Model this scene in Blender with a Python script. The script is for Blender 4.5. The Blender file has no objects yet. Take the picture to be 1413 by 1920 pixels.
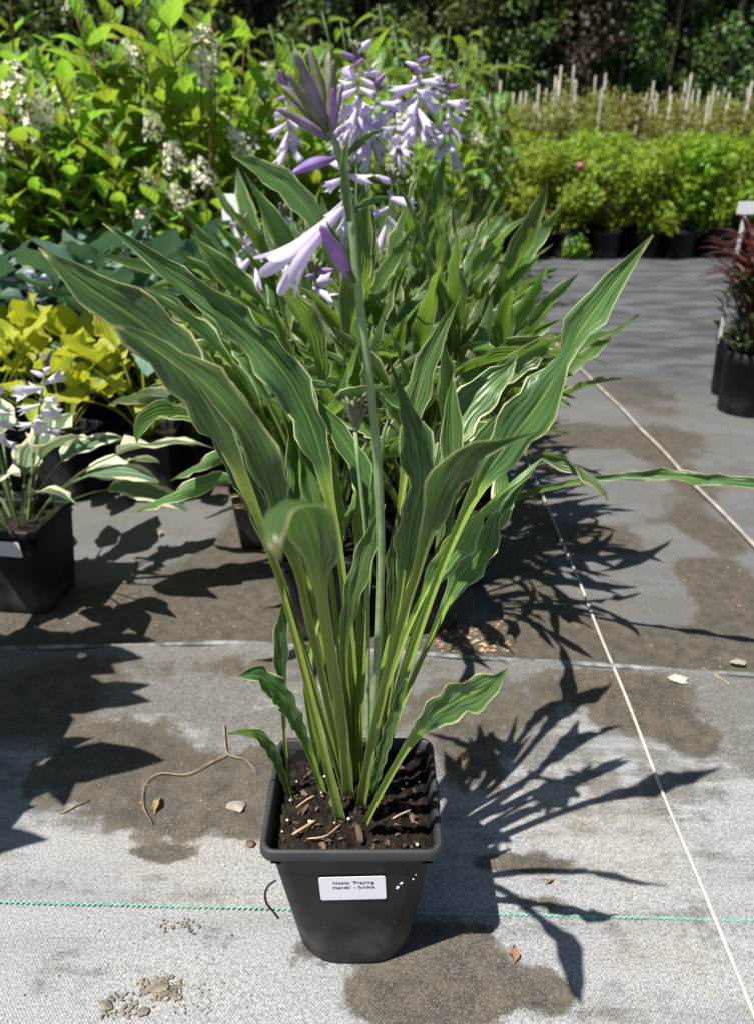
import bpy, math, random
import numpy as np
from mathutils import Vector, Matrix, Euler, noise as mnoise

R = math.radians
rnd = random.Random(7)
npr = np.random.RandomState(11)
SC = bpy.context.scene
COL = SC.collection

# ------------------------------------------------------------------ camera
FPX, HORIZON, CAMH = 1380.0, 300.0, 0.674
PITCH = math.atan((960 - HORIZON) / FPX)
CAMP = np.array([0.021, -0.489, CAMH])
cam_d = bpy.data.cameras.new('camera')
cam = bpy.data.objects.new('camera', cam_d)
COL.objects.link(cam)
cam.location = CAMP
cam.rotation_euler = (R(90) - PITCH, 0, 0)
cam_d.sensor_fit = 'HORIZONTAL'
cam_d.sensor_width = 36.0
cam_d.lens = 36.0 * FPX / 1413.0
cam_d.clip_start = 0.02
cam_d.clip_end = 400
cam_d.dof.use_dof = True
cam_d.dof.focus_distance = 0.62
cam_d.dof.aperture_fstop = 9.5
SC.camera = cam

# ------------------------------------------------------------------ light
SUNV = Vector((0.40, 0.30, -1.0)).normalized()          # travel direction of the light
elev = math.asin(-SUNV.z)
world = bpy.data.worlds.new('World')
SC.world = world
world.use_nodes = True
wn = world.node_tree.nodes
wl = world.node_tree.links
wn.clear()
sky = wn.new('ShaderNodeTexSky')
sky.sky_type = 'NISHITA'
sky.sun_disc = False
sky.sun_elevation = elev
sky.sun_rotation = math.atan2(-SUNV.x, -SUNV.y)
sky.altitude = 100
bg = wn.new('ShaderNodeBackground')
bg.inputs['Strength'].default_value = 0.05
wo = wn.new('ShaderNodeOutputWorld')
wl.new(sky.outputs[0], bg.inputs[0])
wl.new(bg.outputs[0], wo.inputs[0])
sun_d = bpy.data.lights.new('sun', 'SUN')
sun_d.energy = 5.0
sun_d.angle = R(0.5)
sun_d.color = (1.0, 0.955, 0.88)
sun = bpy.data.objects.new('sun', sun_d)
COL.objects.link(sun)
sun.rotation_euler = SUNV.to_track_quat('-Z', 'Y').to_euler()
sun.location = (-3, -2, 6)

SC.view_settings.view_transform = 'Standard'
SC.view_settings.look = 'None'
SC.view_settings.gamma = 1.0
SC.view_settings.use_curve_mapping = False
SC.view_settings.exposure = 0.86
SC.render.engine = 'CYCLES'
SC.cycles.max_bounces = 6
SC.cycles.transparent_max_bounces = 4
SC.cycles.caustics_reflective = False
SC.cycles.caustics_refractive = False


def ray(px, py):
    u = (px - 706.5) / FPX
    v = (py - 960) / FPX
    return np.array([u, math.cos(PITCH) - v * math.sin(PITCH), -math.sin(PITCH) - v * math.cos(PITCH)])


def gnd(px, py, z=0.0):
    r = ray(px, py)
    return CAMP + r * ((z - CAMH) / r[2])


def at(px, py, Y):
    """point on the sight line of a photo position, at distance plane Y; returns point and depth"""
    r = ray(px, py)
    t = (Y - CAMP[1]) / r[1]
    return CAMP + r * t, t


# ------------------------------------------------------------------ object helpers
def P(name, me, parent=None, loc=None, rot=None, scale=None, mat4=None):
    o = bpy.data.objects.new(name, me)
    COL.objects.link(o)
    if parent is not None:
        o.parent = parent
    if mat4 is not None:
        o.matrix_local = mat4
    else:
        if loc is not None:
            o.location = loc
        if rot is not None:
            o.rotation_euler = rot
        if scale is not None:
            o.scale = (scale,) * 3 if isinstance(scale, (int, float)) else scale
    return o


def tag(o, label=None, cat=None, group=None, kind=None):
    if label:
        o['label'] = label
    if cat:
        o['category'] = cat
    if group:
        o['group'] = group
    if kind:
        o['kind'] = kind
    return o


def T(name, label, cat, loc=(0, 0, 0), rotz=0.0, group=None, scale=None):
    o = P(name, None, None, loc, (0, 0, rotz), scale)
    o.empty_display_size = 0.05
    return tag(o, label, cat, group)


def dup(root, loc, rotz, label, group=None, scale=None):
    def cp(o, parent):
        c = o.copy()
        COL.objects.link(c)
        c.parent = parent
        for k in CH.get(o.name, []):
            cp(k, c)
        return c
    r = cp(root, None)
    r.location = loc
    r.rotation_euler = (0, 0, rotz)
    if scale:
        r.scale = (scale,) * 3
    tag(r, label, None, group)
    return r


CH = {}


def reg(root):
    """remember a thing's tree so copies can be made quickly"""
    def w(o):
        ks = list(o.children)
        CH[o.name] = ks
        for k in ks:
            w(k)
    w(root)
    return root


def mesh(name, V, F, mats=None, smooth=True, uv=None, attr=None, mi=None):
    """V (n,3); F list/array of faces; uv (n,2) per vertex; attr dict name->(n,) or (n,4) floats"""
    me = bpy.data.meshes.new(name)
    V = np.asarray(V, dtype=np.float32)
    if isinstance(F, np.ndarray):
        k = F.shape[1]
        nf = F.shape[0]
        me.vertices.add(len(V))
        me.vertices.foreach_set('co', V.ravel())
        me.loops.add(nf * k)
        me.loops.foreach_set('vertex_index', F.astype(np.int32).ravel())
        me.polygons.add(nf)
        me.polygons.foreach_set('loop_start', np.arange(0, nf * k, k, dtype=np.int32))
        me.update(calc_edges=True)
        me.validate()
    else:
        me.from_pydata([tuple(v) for v in V], [], [tuple(int(i) for i in f) for f in F])
        me.update()
    if smooth:
        me.polygons.foreach_set('use_smooth', [True] * len(me.polygons))
    if mats is not None:
        for m in (mats if isinstance(mats, (list, tuple)) else [mats]):
            me.materials.append(m)
    if mi is not None:
        me.polygons.foreach_set('material_index', np.asarray(mi, dtype=np.int32))
    if uv is not None:
        l = np.empty(len(me.loops), dtype=np.int32)
        me.loops.foreach_get('vertex_index', l)
        ul = me.uv_layers.new(name='UVMap')
        ul.data.foreach_set('uv', np.asarray(uv, dtype=np.float32)[l].ravel())
    if attr:
        for k, a in attr.items():
            a = np.asarray(a, dtype=np.float32)
            if a.ndim == 1:
                at_ = me.attributes.new(k, 'FLOAT', 'POINT')
                at_.data.foreach_set('value', a)
            else:
                at_ = me.attributes.new(k, 'FLOAT_COLOR', 'POINT')
                at_.data.foreach_set('color', a.ravel())
    return me


class MB:
    """collects geometry for one mesh"""
    def __init__(s):
        s.v, s.f, s.m = [], [], []

    def add(s, V, F, mi=0):
        b = len(s.v)
        s.v.extend([tuple(map(float, v)) for v in V])
        for f in F:
            s.f.append(tuple(int(i) + b for i in f))
            s.m.append(mi)

    def tube(s, pts, rad, seg=8, mi=0, cap=True):
        pts = [np.asarray(p, float) for p in pts]
        n = len(pts)
        if not hasattr(rad, '__len__'):
            rad = [rad] * n
        V = []
        ref = None
        for i in range(n):
            t = pts[min(i + 1, n - 1)] - pts[max(i - 1, 0)]
            t /= (np.linalg.norm(t) + 1e-9)
            if ref is None:
                ref = np.array([1.0, 0, 0]) if abs(t[0]) < .8 else np.array([0, 1.0, 0])
            a = ref - t * (ref @ t)
            a /= (np.linalg.norm(a) + 1e-9)
            b = np.cross(t, a)
            ref = a
            for k in range(seg):
                ang = 2 * math.pi * k / seg
                V.append(pts[i] + rad[i] * (a * math.cos(ang) + b * math.sin(ang)))
        F = []
        for i in range(n - 1):
            for k in range(seg):
                k2 = (k + 1) % seg
                F.append((i * seg + k, i * seg + k2, (i + 1) * seg + k2, (i + 1) * seg + k))
        if cap:
            F.append(tuple(range(seg - 1, -1, -1)))
            F.append(tuple(range((n - 1) * seg, n * seg)))
        s.add(V, F, mi)

    def loft(s, loops, mi=0, cap0=False, cap1=False):
        k = len(loops[0])
        V = [p for L in loops for p in L]
        F = []
        for i in range(len(loops) - 1):
            for j in range(k):
                j2 = (j + 1) % k
                F.append((i * k + j, i * k + j2, (i + 1) * k + j2, (i + 1) * k + j))
        if cap0:
            F.append(tuple(range(k - 1, -1, -1)))
        if cap1:
            F.append(tuple(range((len(loops) - 1) * k, len(loops) * k)))
        s.add(V, F, mi)

    def mesh(s, name, mats, smooth=True):
        return mesh(name, s.v, s.f, mats, smooth, mi=s.m)


def smoothcurve(pts, n):
    """Catmull-Rom through control rows (any number of columns), n samples"""
    A = np.asarray(pts, float)
    A = np.vstack([2 * A[0] - A[1], A, 2 * A[-1] - A[-2]])
    m = len(A) - 3
    d = np.linalg.norm(np.diff(A[1:-1, :3], axis=0), axis=1)
    s = np.concatenate([[0], np.cumsum(d)])
    s /= s[-1]
    out = []
    for q in np.linspace(0, 1, n):
        i = min(int(np.searchsorted(s, q, side='right')) - 1, m - 1)
        t = (q - s[i]) / max(s[i + 1] - s[i], 1e-9)
        p0, p1, p2, p3 = A[i:i + 4]
        out.append(.5 * ((2 * p1) + (-p0 + p2) * t + (2 * p0 - 5 * p1 + 4 * p2 - p3) * t * t + (-p0 + 3 * p1 - 3 * p2 + p3) * t ** 3))
    return np.array(out)


def norm(a):
    return a / (np.linalg.norm(a, axis=-1, keepdims=True) + 1e-9)


# ------------------------------------------------------------------ materials
class NT:
    def __init__(s, name):
        s.m = bpy.data.materials.new(name)
        s.m.use_nodes = True
        s.t = s.m.node_tree
        s.t.nodes.clear()
        s.out = s.n('ShaderNodeOutputMaterial')

    def n(s, kind, **kw):
        nd = s.t.nodes.new(kind)
        for k, v in kw.items():
            if hasattr(nd, k):
                setattr(nd, k, v)
            else:
                nd.inputs[k].default_value = v
        return nd

    def l(s, a, b):
        s.t.links.new(a, b)

    def val(s, x, sock):
        if isinstance(x, (int, float)):
            sock.default_value = x
        elif isinstance(x, tuple):
            sock.default_value = x if len(x) == 4 else (*x, 1)
        else:
            s.l(x, sock)

    def math(s, op, a, b=0.0, c=0.0, clamp=False):
        nd = s.n('ShaderNodeMath', operation=op, use_clamp=clamp)
        s.val(a, nd.inputs[0])
        s.val(b, nd.inputs[1])
        s.val(c, nd.inputs[2])
        return nd.outputs[0]

    def step(s, x, lo, hi, a=0.0, b=1.0):
        nd = s.n('ShaderNodeMapRange', interpolation_type='SMOOTHSTEP')
        s.val(x, nd.inputs[0])
        nd.inputs[1].default_value = lo
        nd.inputs[2].default_value = hi
        nd.inputs[3].default_value = a
        nd.inputs[4].default_value = b
        return nd.outputs[0]

    def mix(s, f, a, b, blend='MIX'):
        nd = s.n('ShaderNodeMix', data_type='RGBA', blend_type=blend)
        s.val(f, nd.inputs[0])
        s.val(a, nd.inputs[6])
        s.val(b, nd.inputs[7])
        return nd.outputs[2]

    def noise(s, scale, detail=3.0, rough=.55, vec=None, dim='3D'):
        nd = s.n('ShaderNodeTexNoise', noise_dimensions=dim)
        nd.inputs['Scale'].default_value = scale
        nd.inputs['Detail'].default_value = detail
        nd.inputs['Roughness'].default_value = rough
        s.l(vec if vec is not None else s.obj(), nd.inputs['Vector'])
        return nd.outputs[0]

    def obj(s):
        if not hasattr(s, '_tc'):
            s._tc = s.n('ShaderNodeTexCoord')
        return s._tc.outputs['Object']

    def uv(s):
        s.obj()
        return s._tc.outputs['UV']

    def attr(s, name):
        return s.n('ShaderNodeAttribute', attribute_name=name)

    def sep(s, v):
        nd = s.n('ShaderNodeSeparateXYZ')
        s.l(v, nd.inputs[0])
        return nd.outputs

    def rand(s):
        if not hasattr(s, '_oi'):
            s._oi = s.n('ShaderNodeObjectInfo')
        return s._oi.outputs['Random']

    def bump(s, h, strength=.3, dist=.002):
        nd = s.n('ShaderNodeBump')
        nd.inputs['Strength'].default_value = strength
        nd.inputs['Distance'].default_value = dist
        s.l(h, nd.inputs['Height'])
        return nd.outputs[0]

    def pbr(s, col, rough=.6, spec=.4, bump=None, trans=None, tfac=.3, metal=0.0, sheen=0):
        p = s.n('ShaderNodeBsdfPrincipled')
        s.val(col, p.inputs['Base Color'])
        s.val(rough, p.inputs['Roughness'])
        s.val(spec, p.inputs['Specular IOR Level'])
        p.inputs['Metallic'].default_value = metal
        if bump is not None:
            s.l(bump, p.inputs['Normal'])
        if trans is None:
            s.l(p.outputs[0], s.out.inputs[0])
        else:
            tr = s.n('ShaderNodeBsdfTranslucent')
            s.val(trans, tr.inputs[0])
            if bump is not None:
                s.l(bump, tr.inputs['Normal'])
            mx = s.n('ShaderNodeMixShader')
            s.val(tfac, mx.inputs[0])
            s.l(p.outputs[0], mx.inputs[1])
            s.l(tr.outputs[0], mx.inputs[2])
            s.l(mx.outputs[0], s.out.inputs[0])
        return s.m


def hue(nt, col, f, h=.5, sat=1.0, v=1.0):
    nd = nt.n('ShaderNodeHueSaturation')
    nt.val(h, nd.inputs['Hue'])
    nt.val(sat, nd.inputs['Saturation'])
    nt.val(v, nd.inputs['Value'])
    nt.val(f, nd.inputs['Fac'])
    nt.val(col, nd.inputs['Color'])
    return nd.outputs[0]


def leaf_material(name, base, dark, edge, petiole, trans, edge0=.86, edge1=.93, nveins=9, bumps=.5, rough=.42,
                  spec=.45, tfac=.32, vary=.35, edge_noise=.12, spot=None):
    """long-veined leaf: attribute lf = (|u|, width ratio, v, -), UV.x across"""
    t = NT(name)
    lf = t.n('ShaderNodeAttribute', attribute_name='lf')
    s = t.sep(lf.outputs['Vector'])
    u, w, v = s[0], s[1], s[2]
    uvx = t.sep(t.uv())[0]
    nz = t.noise(38.0, 3.0)
    nbig = t.noise(9.0, 2.0)
    # parallel veins
    vein = t.math('COSINE', t.math('MULTIPLY', t.math('ADD', t.math('SUBTRACT', uvx, .5), t.math('MULTIPLY', t.math('SUBTRACT', t.noise(16.0, 2.0), .5), .09)), math.pi * 2 * nveins))
    veinm = t.step(vein, .55, 1.0)
    veinm = t.math('MULTIPLY', veinm, t.step(w, .2, .45))
    c = t.mix(t.step(nbig, .35, .65), dark, base)
    c = t.mix(t.math('MULTIPLY', nz, .35), c, dark)
    c = t.mix(t.math('MULTIPLY', t.math('MULTIPLY', veinm, t.step(nbig, .3, .65, .35, 1.0)), .32), c, tuple(min(1, x * 1.9 + .015) for x in base))
    # mid rib
    rib = t.math('MULTIPLY', t.step(u, .10, .03), t.step(w, .15, .4))
    c = t.mix(t.math('MULTIPLY', rib, .45), c, petiole)
    # petiole
    pet = t.step(w, .56, .34)
    pet = t.math('MULTIPLY', pet, t.step(v, .78, .6))
    fleck = t.step(t.noise(420.0, 2.0), .56, .66)
    pc = t.mix(t.math('MULTIPLY', fleck, .28), petiole, tuple(min(1, x * 1.8 + .03) for x in petiole))
    c = t.mix(pet, c, pc)
    # pale margin
    em = t.math('ADD', u, t.math('ADD', t.math('MULTIPLY', t.math('SUBTRACT', nz, .5), edge_noise), t.math('MULTIPLY', t.math('SUBTRACT', t.noise(14.0, 1.0), .5), .12)))
    em = t.step(em, edge0, edge1)
    em = t.math('MULTIPLY', em, t.step(w, .12, .42, .12, 1.0))
    c = t.mix(em, c, edge)
    c = t.mix(t.math('MULTIPLY', t.step(t.math('ADD', v, t.math('MULTIPLY', nz, .03)), .988, 1.012), .55), c, (.3, .22, .08))
    c = t.mix(t.math('MULTIPLY', t.step(t.noise(70.0, 4.0, .7), .60, .72), .22), c, tuple(min(1, x * 1.6 + .05) for x in base))
    rv = t.math('ADD', t.math('MULTIPLY', t.rand(), vary), 1 - vary * .5)
    hv = t.math('ADD', t.math('MULTIPLY', t.rand(), .03), .487)
    c = hue(t, c, 1.0, hv, 1.0, rv)
    tc = t.mix(em, t.mix(pet, trans, tuple(x * .8 for x in petiole)), edge)
    b = t.bump(t.math('ADD', t.math('MULTIPLY', vein, .5), t.math('MULTIPLY', t.noise(160.0, 3.0), .6)), bumps, .0016)
    rg = t.math('ADD', rough, t.math('MULTIPLY', nz, .18))
    return t.pbr(c, rg, spec, b, tc, tfac)


def pinnate_material(name, base, dark, trans, rib, edge=None, rough=.45, tfac=.35, vary=.4, spec=.4, cloud=None):
    t = NT(name)
    lf = t.n('ShaderNodeAttribute', attribute_name='lf')
    s = t.sep(lf.outputs['Vector'])
    u, w, v = s[0], s[1], s[2]
    side = t.math('SINE', t.math('MULTIPLY', t.math('SUBTRACT', v, t.math('MULTIPLY', u, .16)), 2 * math.pi * 8))
    vm = t.step(side, .75, 1.0)
    mid = t.step(u, .12, .03)
    nz = t.noise(60.0, 3.0)
    c = t.mix(nz, dark, base)
    c = t.mix(t.math('MULTIPLY', t.math('MAXIMUM', t.math('MULTIPLY', vm, .5), mid), .5), c, rib)
    if edge:
        c = t.mix(t.step(u, .8, .95), c, edge)
    rv = t.math('ADD', t.math('MULTIPLY', t.rand(), vary), 1 - vary * .5)
    hv = t.math('ADD', t.math('MULTIPLY', t.rand(), .05), .475)
    if cloud:
        lo, hi = t.noise(5.0, 3.0), t.noise(31.0, 1.0)
        hv = t.math('ADD', hv, t.math('MULTIPLY', t.math('SUBTRACT', hi, .5), -.16))
        rv = t.math('MULTIPLY', rv, t.math('ADD', .55, t.math('MULTIPLY', lo, .9)))
        c = t.mix(t.math('MULTIPLY', t.step(t.noise(17.0, 2.0), .6, .7), .55), c, cloud)
    c = hue(t, c, 1.0, hv, 1.0, rv)
    b = t.bump(t.math('ADD', side, t.math('MULTIPLY', nz, .5)), .45, .002)
    tr = hue(t, trans, 1.0, hv, 1.0, rv)
    return t.pbr(c, rough, spec, b, tr, tfac)


def simple(name, col, rough=.6, spec=.4, var=.25, scale=30.0, bump=.2, bscale=120.0, bdist=.001, trans=None, tfac=.3, rv=0.0):
    t = NT(name)
    nz = t.noise(scale, 4.0)
    c = t.mix(t.step(nz, .3, .7), tuple(x * (1 - var) for x in col), tuple(min(1, x * (1 + var)) for x in col))
    if rv:
        c = hue(t, c, 1.0, t.math('ADD', t.math('MULTIPLY', t.rand(), .05), .475), 1.0, t.math('ADD', t.math('MULTIPLY', t.rand(), rv), 1 - rv * .5))
    b = t.bump(t.noise(bscale, 3.0), bump, bdist) if bump else None
    return t.pbr(c, rough, spec, b, trans, tfac)


M = {}
M['hosta'] = leaf_material('hosta_leaf', (.100, .182, .052), (.044, .100, .033), (.55, .57, .28), (.30, .42, .075), (.36, .56, .07),
                           edge0=.895, edge1=.95, tfac=.40, rough=.29, spec=.65, nveins=7, bumps=.4)
M['hosta_back'] = leaf_material('hosta_leaf_row', (.085, .165, .04), (.028, .07, .022), (.50, .53, .26), (.2, .3, .05), (.28, .48, .05),
                                edge0=.82, edge1=.93, tfac=.38, vary=.8, spec=.6, rough=.34, bumps=.6)
M['yellow'] = leaf_material('hosta_leaf_yellow', (.44, .47, .05), (.33, .39, .035), (.5, .52, .08), (.33, .38, .05), (.55, .58, .03),
                            nveins=6, tfac=.42, vary=.3, bumps=.5, rough=.5)
M['blue'] = leaf_material('hosta_leaf_blue', (.125, .215, .155), (.08, .155, .115), (.13, .2, .14), (.1, .17, .1), (.12, .25, .11),
                          nveins=7, tfac=.18, vary=.4, rough=.55)
M['white_edge'] = leaf_material('hosta_leaf_variegated', (.1, .17, .085), (.07, .13, .07), (.62, .63, .42), (.19, .27, .1), (.25, .36, .14),
                                edge0=.5, edge1=.72, nveins=6, tfac=.3, vary=.25, edge_noise=.5)
M['hydr'] = pinnate_material('hydrangea_leaf', (.155, .27, .032), (.078, .155, .020), (.36, .54, .045), (.28, .36, .05), tfac=.46)
M['corn'] = pinnate_material('cornus_leaf', (.12, .21, .042), (.07, .14, .03), (.36, .5, .05), (.12, .2, .05), vary=.6, rough=.38, spec=.5)
M['rose'] = pinnate_material('rose_leaf', (.25, .37, .035), (.14, .24, .022), (.46, .60, .035), (.2, .3, .05), vary=.25, cloud=(.25, .2, .05))
M['stakeleaf'] = pinnate_material('sapling_leaf', (.24, .25, .06), (.14, .16, .04), (.44, .44, .08), (.2, .2, .06), vary=.3, cloud=(.24, .17, .07))
M['tree'] = pinnate_material('tree_leaf', (.115, .185, .06), (.055, .10, .032), (.26, .38, .07), (.05, .08, .03), vary=.3, spec=.45, tfac=.25, rough=.35, cloud=(.1, .12, .04))
M['tree_red'] = pinnate_material('copper_tree_leaf', (.085, .06, .04), (.04, .032, .026), (.09, .05, .03), (.05, .03, .02), vary=.3, tfac=.2)
M['red'] = leaf_material('spurge_leaf', (.075, .024, .018), (.035, .014, .012), (.11, .04, .03), (.1, .03, .03), (.2, .03, .03), nveins=1, tfac=.2)
M['spurge'] = leaf_material('spurge_leaf_green', (.09, .13, .05), (.06, .09, .04), (.12, .16, .06), (.1, .13, .05), (.15, .22, .06), nveins=1, tfac=.2)
M['redstem'] = simple('red_stem', (.16, .05, .03), .5)
M['greenstem'] = simple('green_stem', (.14, .22, .085), .5, .4, .2, 60)
M['scape'] = simple('flower_stalk', (.21, .31, .13), .45, .45, .18, 90, .15, 300, .0006, (.2, .35, .1), .12)
M['lilac'] = simple('lilac_petal', (.70, .64, .79), .55, .3, .12, 40, .15, 200, .0008, (.7, .6, .84), .4, rv=.25)
M['violet'] = simple('violet_bud', (.33, .20, .46), .5, .35, .25, 60, .2, 200, .0008, (.4, .22, .6), .3, rv=.2)
M['budgreen'] = simple('grey_green_bud', (.17, .175, .11), .55, .35, .3, 80, .2, 200, .0008, (.2, .24, .1), .2)
M['budviolet'] = simple('grey_violet_bud', (.22, .17, .22), .5, .35, .35, 60, .2, 200, .0008, (.3, .2, .3), .2)
M['whiteflower'] = simple('white_petal', (.78, .75, .8), .55, .3, .06, 40, .15, 200, .0008, (.8, .76, .84), .4)
M['cream'] = simple('cream_floret', (.80, .77, .62), .6, .3, .15, 60, .1, 200, .0008, (.7, .66, .45), .3)
M['pink'] = simple('pink_rose', (.55, .10, .24), .6, .3, .2)
M['cane'] = simple('bamboo_cane', (.34, .31, .27), .6, .35, .2, 20, rv=.5)
M['bark'] = simple('tree_bark', (.12, .095, .07), .9, .2, .35, 25, .5, 60, .01)
M['string'] = simple('cord', (.45, .42, .38), .8, .2, .15, 80, .4, 900, .001)
M['cord2'] = simple('tan_cord', (.30, .265, .23), .8, .2, .25, 30, .4, 600, .001)
M['green_thread'] = simple('green_thread', (.17, .36, .29), .7, .2, .25, 150, .3, 900, .0006)
M['twig'] = simple('dry_twig', (.26, .19, .12), .8, .2, .3, 80, .4, 300, .001)
M['dryleaf'] = simple('dry_leaf', (.27, .17, .09), .8, .2, .35, 90, .4, 200, .001, (.5, .3, .1), .2, rv=.4)
M['strawleaf'] = simple('withered_leaf', (.5, .42, .22), .8, .2, .25, 60, .4, 200, .001, (.6, .5, .25), .25)
M['stone'] = simple('stone', (.3, .26, .22), .85, .2, .25, 60, .5, 160, .003)
M['clod'] = simple('dry_mud', (.19, .165, .13), .95, .1, .35, 70, .7, 200, .004)
M['chip'] = simple('bark_chip', (.12, .08, .06), .85, .2, .45, 60, .6, 200, .002, rv=.9)
M['paletip'] = simple('pale_root', (.42, .3, .17), .8, .2, .3, 60)
M['prill'] = simple('fertiliser_prill', (.52, .58, .25), .4, .4, .1)
M['perlite'] = simple('perlite', (.72, .7, .66), .9, .2, .1)
M['paleshell'] = simple('pale_shell', (.45, .42, .36), .8, .2, .3, 90, .5, 200, .002)
M['ink'] = simple('ink', (.03, .03, .035), .7, .2, .1)
M['tagwhite'] = simple('white_tag', (.78, .8, .82), .5, .4, .05)


def pot_material(name, dust=.5, rimz=None):
    t = NT(name)
    z = t.sep(t.obj())[2]
    c = t.mix(t.noise(14.0, 4.0), (.005, .0054, .0062), (.0095, .0101, .0115))
    spk = t.step(t.noise(260.0, 2.0), .66, .74)
    blot = t.noise(22.0, 4.0)
    low = t.step(z, .09, .0)
    df = t.math('MULTIPLY', t.math('MULTIPLY', t.step(blot, .35, .7), t.math('ADD', t.math('MULTIPLY', low, .8), .1)), dust)
    c = t.mix(df, c, (.16, .15, .135))
    if rimz:
        c = t.mix(t.math('MULTIPLY', t.step(z, rimz - .0005, rimz + .0005), t.math('ADD', .45, t.math('MULTIPLY', blot, .5))), c, (.042, .045, .05))
    c = t.mix(t.math('MULTIPLY', spk, t.math('ADD', t.math('MULTIPLY', low, .4), .10)), c, (.34, .3, .24))
    b = t.bump(t.noise(500.0, 3.0), .15, .0006)
    rg = t.math('ADD', .42, t.math('MULTIPLY', t.noise(30.0, 3.0), .22))
    return t.pbr(c, rg, .26, b)


M['pot'] = pot_material('black_plastic', .5, .158)
M['pot2'] = pot_material('black_plastic_clean', .45)


def soil_material():
    t = NT('potting_soil')
    n1 = t.noise(140.0, 6.0, .65)
    c = t.mix(t.step(n1, .3, .75), (.006, .005, .004), (.036, .027, .021))
    c = t.mix(t.step(t.noise(35.0, 4.0), .58, .72), c, (.05, .034, .024))
    mo = t.math('MULTIPLY', t.step(t.noise(24.0, 2.0), .6, .7), .5)
    c = t.mix(mo, c, (.06, .07, .02))
    return t.pbr(c, .95, .15, t.bump(n1, 1.0, .006))


M['soil'] = soil_material()


def sticker_material():
    t = NT('paper_sticker')
    n = t.noise(240.0, 5.0, .6)
    c = t.mix(t.step(n, .56, .74), (.74, .75, .8), (.5, .48, .47))
    return t.pbr(c, .5, .4)


M['sticker'] = sticker_material()


def fabric_material(name, far=False):
    """woven weed fabric: attribute st = (wet or soil stain, pale dust, -, -)"""
    t = NT(name)
    o = t.obj()
    s = t.sep(o)
    at_ = t.attr('st')
    a = t.sep(at_.outputs['Vector'])
    wob = t.math('MULTIPLY', t.noise(20.0, 2.0), .004)
    wx = t.math('SINE', t.math('MULTIPLY', t.math('ADD', s[0], wob), 2 * math.pi / .0030))
    wy = t.math('SINE', t.math('MULTIPLY', t.math('ADD', s[1], wob), 2 * math.pi / .0034))
    weave = t.math('MULTIPLY', wx, wy)
    fine = t.noise(430.0, 4.0, .7)
    med = t.noise(45.0, 5.0, .65)
    big = t.noise(5.5, 5.0, .6)
    # long smears along the tape direction
    mp = t.n('ShaderNodeMapping')
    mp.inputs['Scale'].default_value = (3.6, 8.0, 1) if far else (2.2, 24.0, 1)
    t.l(o, mp.inputs[0])
    smear = t.noise(1.0, 5.0, .6, mp.outputs[0])
    h = t.math('ADD', t.math('MULTIPLY', weave, .30), t.math('MULTIPLY', t.math('SUBTRACT', fine, .5), 2.6))
    h = t.math('ADD', h, .5, clamp=True)
    if not far:
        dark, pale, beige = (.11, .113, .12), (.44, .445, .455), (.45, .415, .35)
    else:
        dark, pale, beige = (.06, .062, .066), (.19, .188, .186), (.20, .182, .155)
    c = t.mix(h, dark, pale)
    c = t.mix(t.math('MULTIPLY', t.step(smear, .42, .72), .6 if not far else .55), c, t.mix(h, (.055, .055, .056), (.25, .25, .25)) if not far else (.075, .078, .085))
    mp2 = t.n('ShaderNodeMapping')
    mp2.inputs['Scale'].default_value = (5.0, 26.0, 1)
    t.l(o, mp2.inputs[0])
    streak = t.noise(1.0, 6.0, .68, mp2.outputs[0])
    blot = t.noise(17.0, 6.0, .7)
    gr = t.math('ADD', t.math('MULTIPLY', streak, .55), t.math('MULTIPLY', blot, .45))
    gr = t.math('ADD', gr, t.math('MULTIPLY', t.math('SUBTRACT', at_.outputs['Alpha'], .5), .22))
    grm = t.step(gr, .455, .575)
    c = t.mix(t.math('MULTIPLY', grm, .85), c, t.mix(h, (.022, .021, .019), (.20, .19, .172)))
    bm = t.step(t.math('ADD', t.math('ADD', big, t.math('MULTIPLY', t.math('SUBTRACT', med, .5), .5)), a[1]), .52, .85)
    c = t.mix(t.math('MULTIPLY', bm, .42), c, t.mix(h, (.14, .12, .095), beige))
    # brown wet soil stains
    sm = t.math('ADD', a[0], t.math('ADD', t.math('MULTIPLY', t.math('SUBTRACT', big, .5), 1.15), t.math('MULTIPLY', t.math('SUBTRACT', med, .5), .85)))
    sm = t.step(sm, .35, .59)
    wetc = t.mix(t.step(med, .3, .75), (.028, .0235, .017), (.088, .071, .049))
    grit = t.step(t.noise(190.0, 3.0, .6), .62, .72)
    wetc = t.mix(t.math('MULTIPLY', grit, .4), wetc, (.17, .15, .11))
    wetc = t.mix(t.math('MULTIPLY', t.math('MULTIPLY', h, t.step(h, .45, .85)), .5), wetc, (.24, .225, .2))
    c = t.mix(t.math('MULTIPLY', sm, .93), c, wetc)
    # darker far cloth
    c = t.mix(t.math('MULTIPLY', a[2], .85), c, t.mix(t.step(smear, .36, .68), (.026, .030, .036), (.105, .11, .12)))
    b = t.bump(t.math('ADD', h, t.math('MULTIPLY', med, 1.5)), .6, .0012)
    rg = t.math('SUBTRACT', .82, t.math('MULTIPLY', sm, .14))
    return t.pbr(c, rg, .3, b)


M['fabric'] = fabric_material('woven_fabric')
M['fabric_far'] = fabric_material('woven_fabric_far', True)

# ------------------------------------------------------------------ ground
EDGE_A, EDGE_B, EDGE_C = gnd(0, 1225), gnd(450, 1214), gnd(1413, 1275)


def y_edge(x):
    return np.interp(x, [EDGE_A[0] - 1, EDGE_A[0], EDGE_B[0], EDGE_C[0], EDGE_C[0] + 1], [EDGE_A[1] + .01, EDGE_A[1], EDGE_B[1], EDGE_C[1], EDGE_C[1] - .1])


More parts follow.
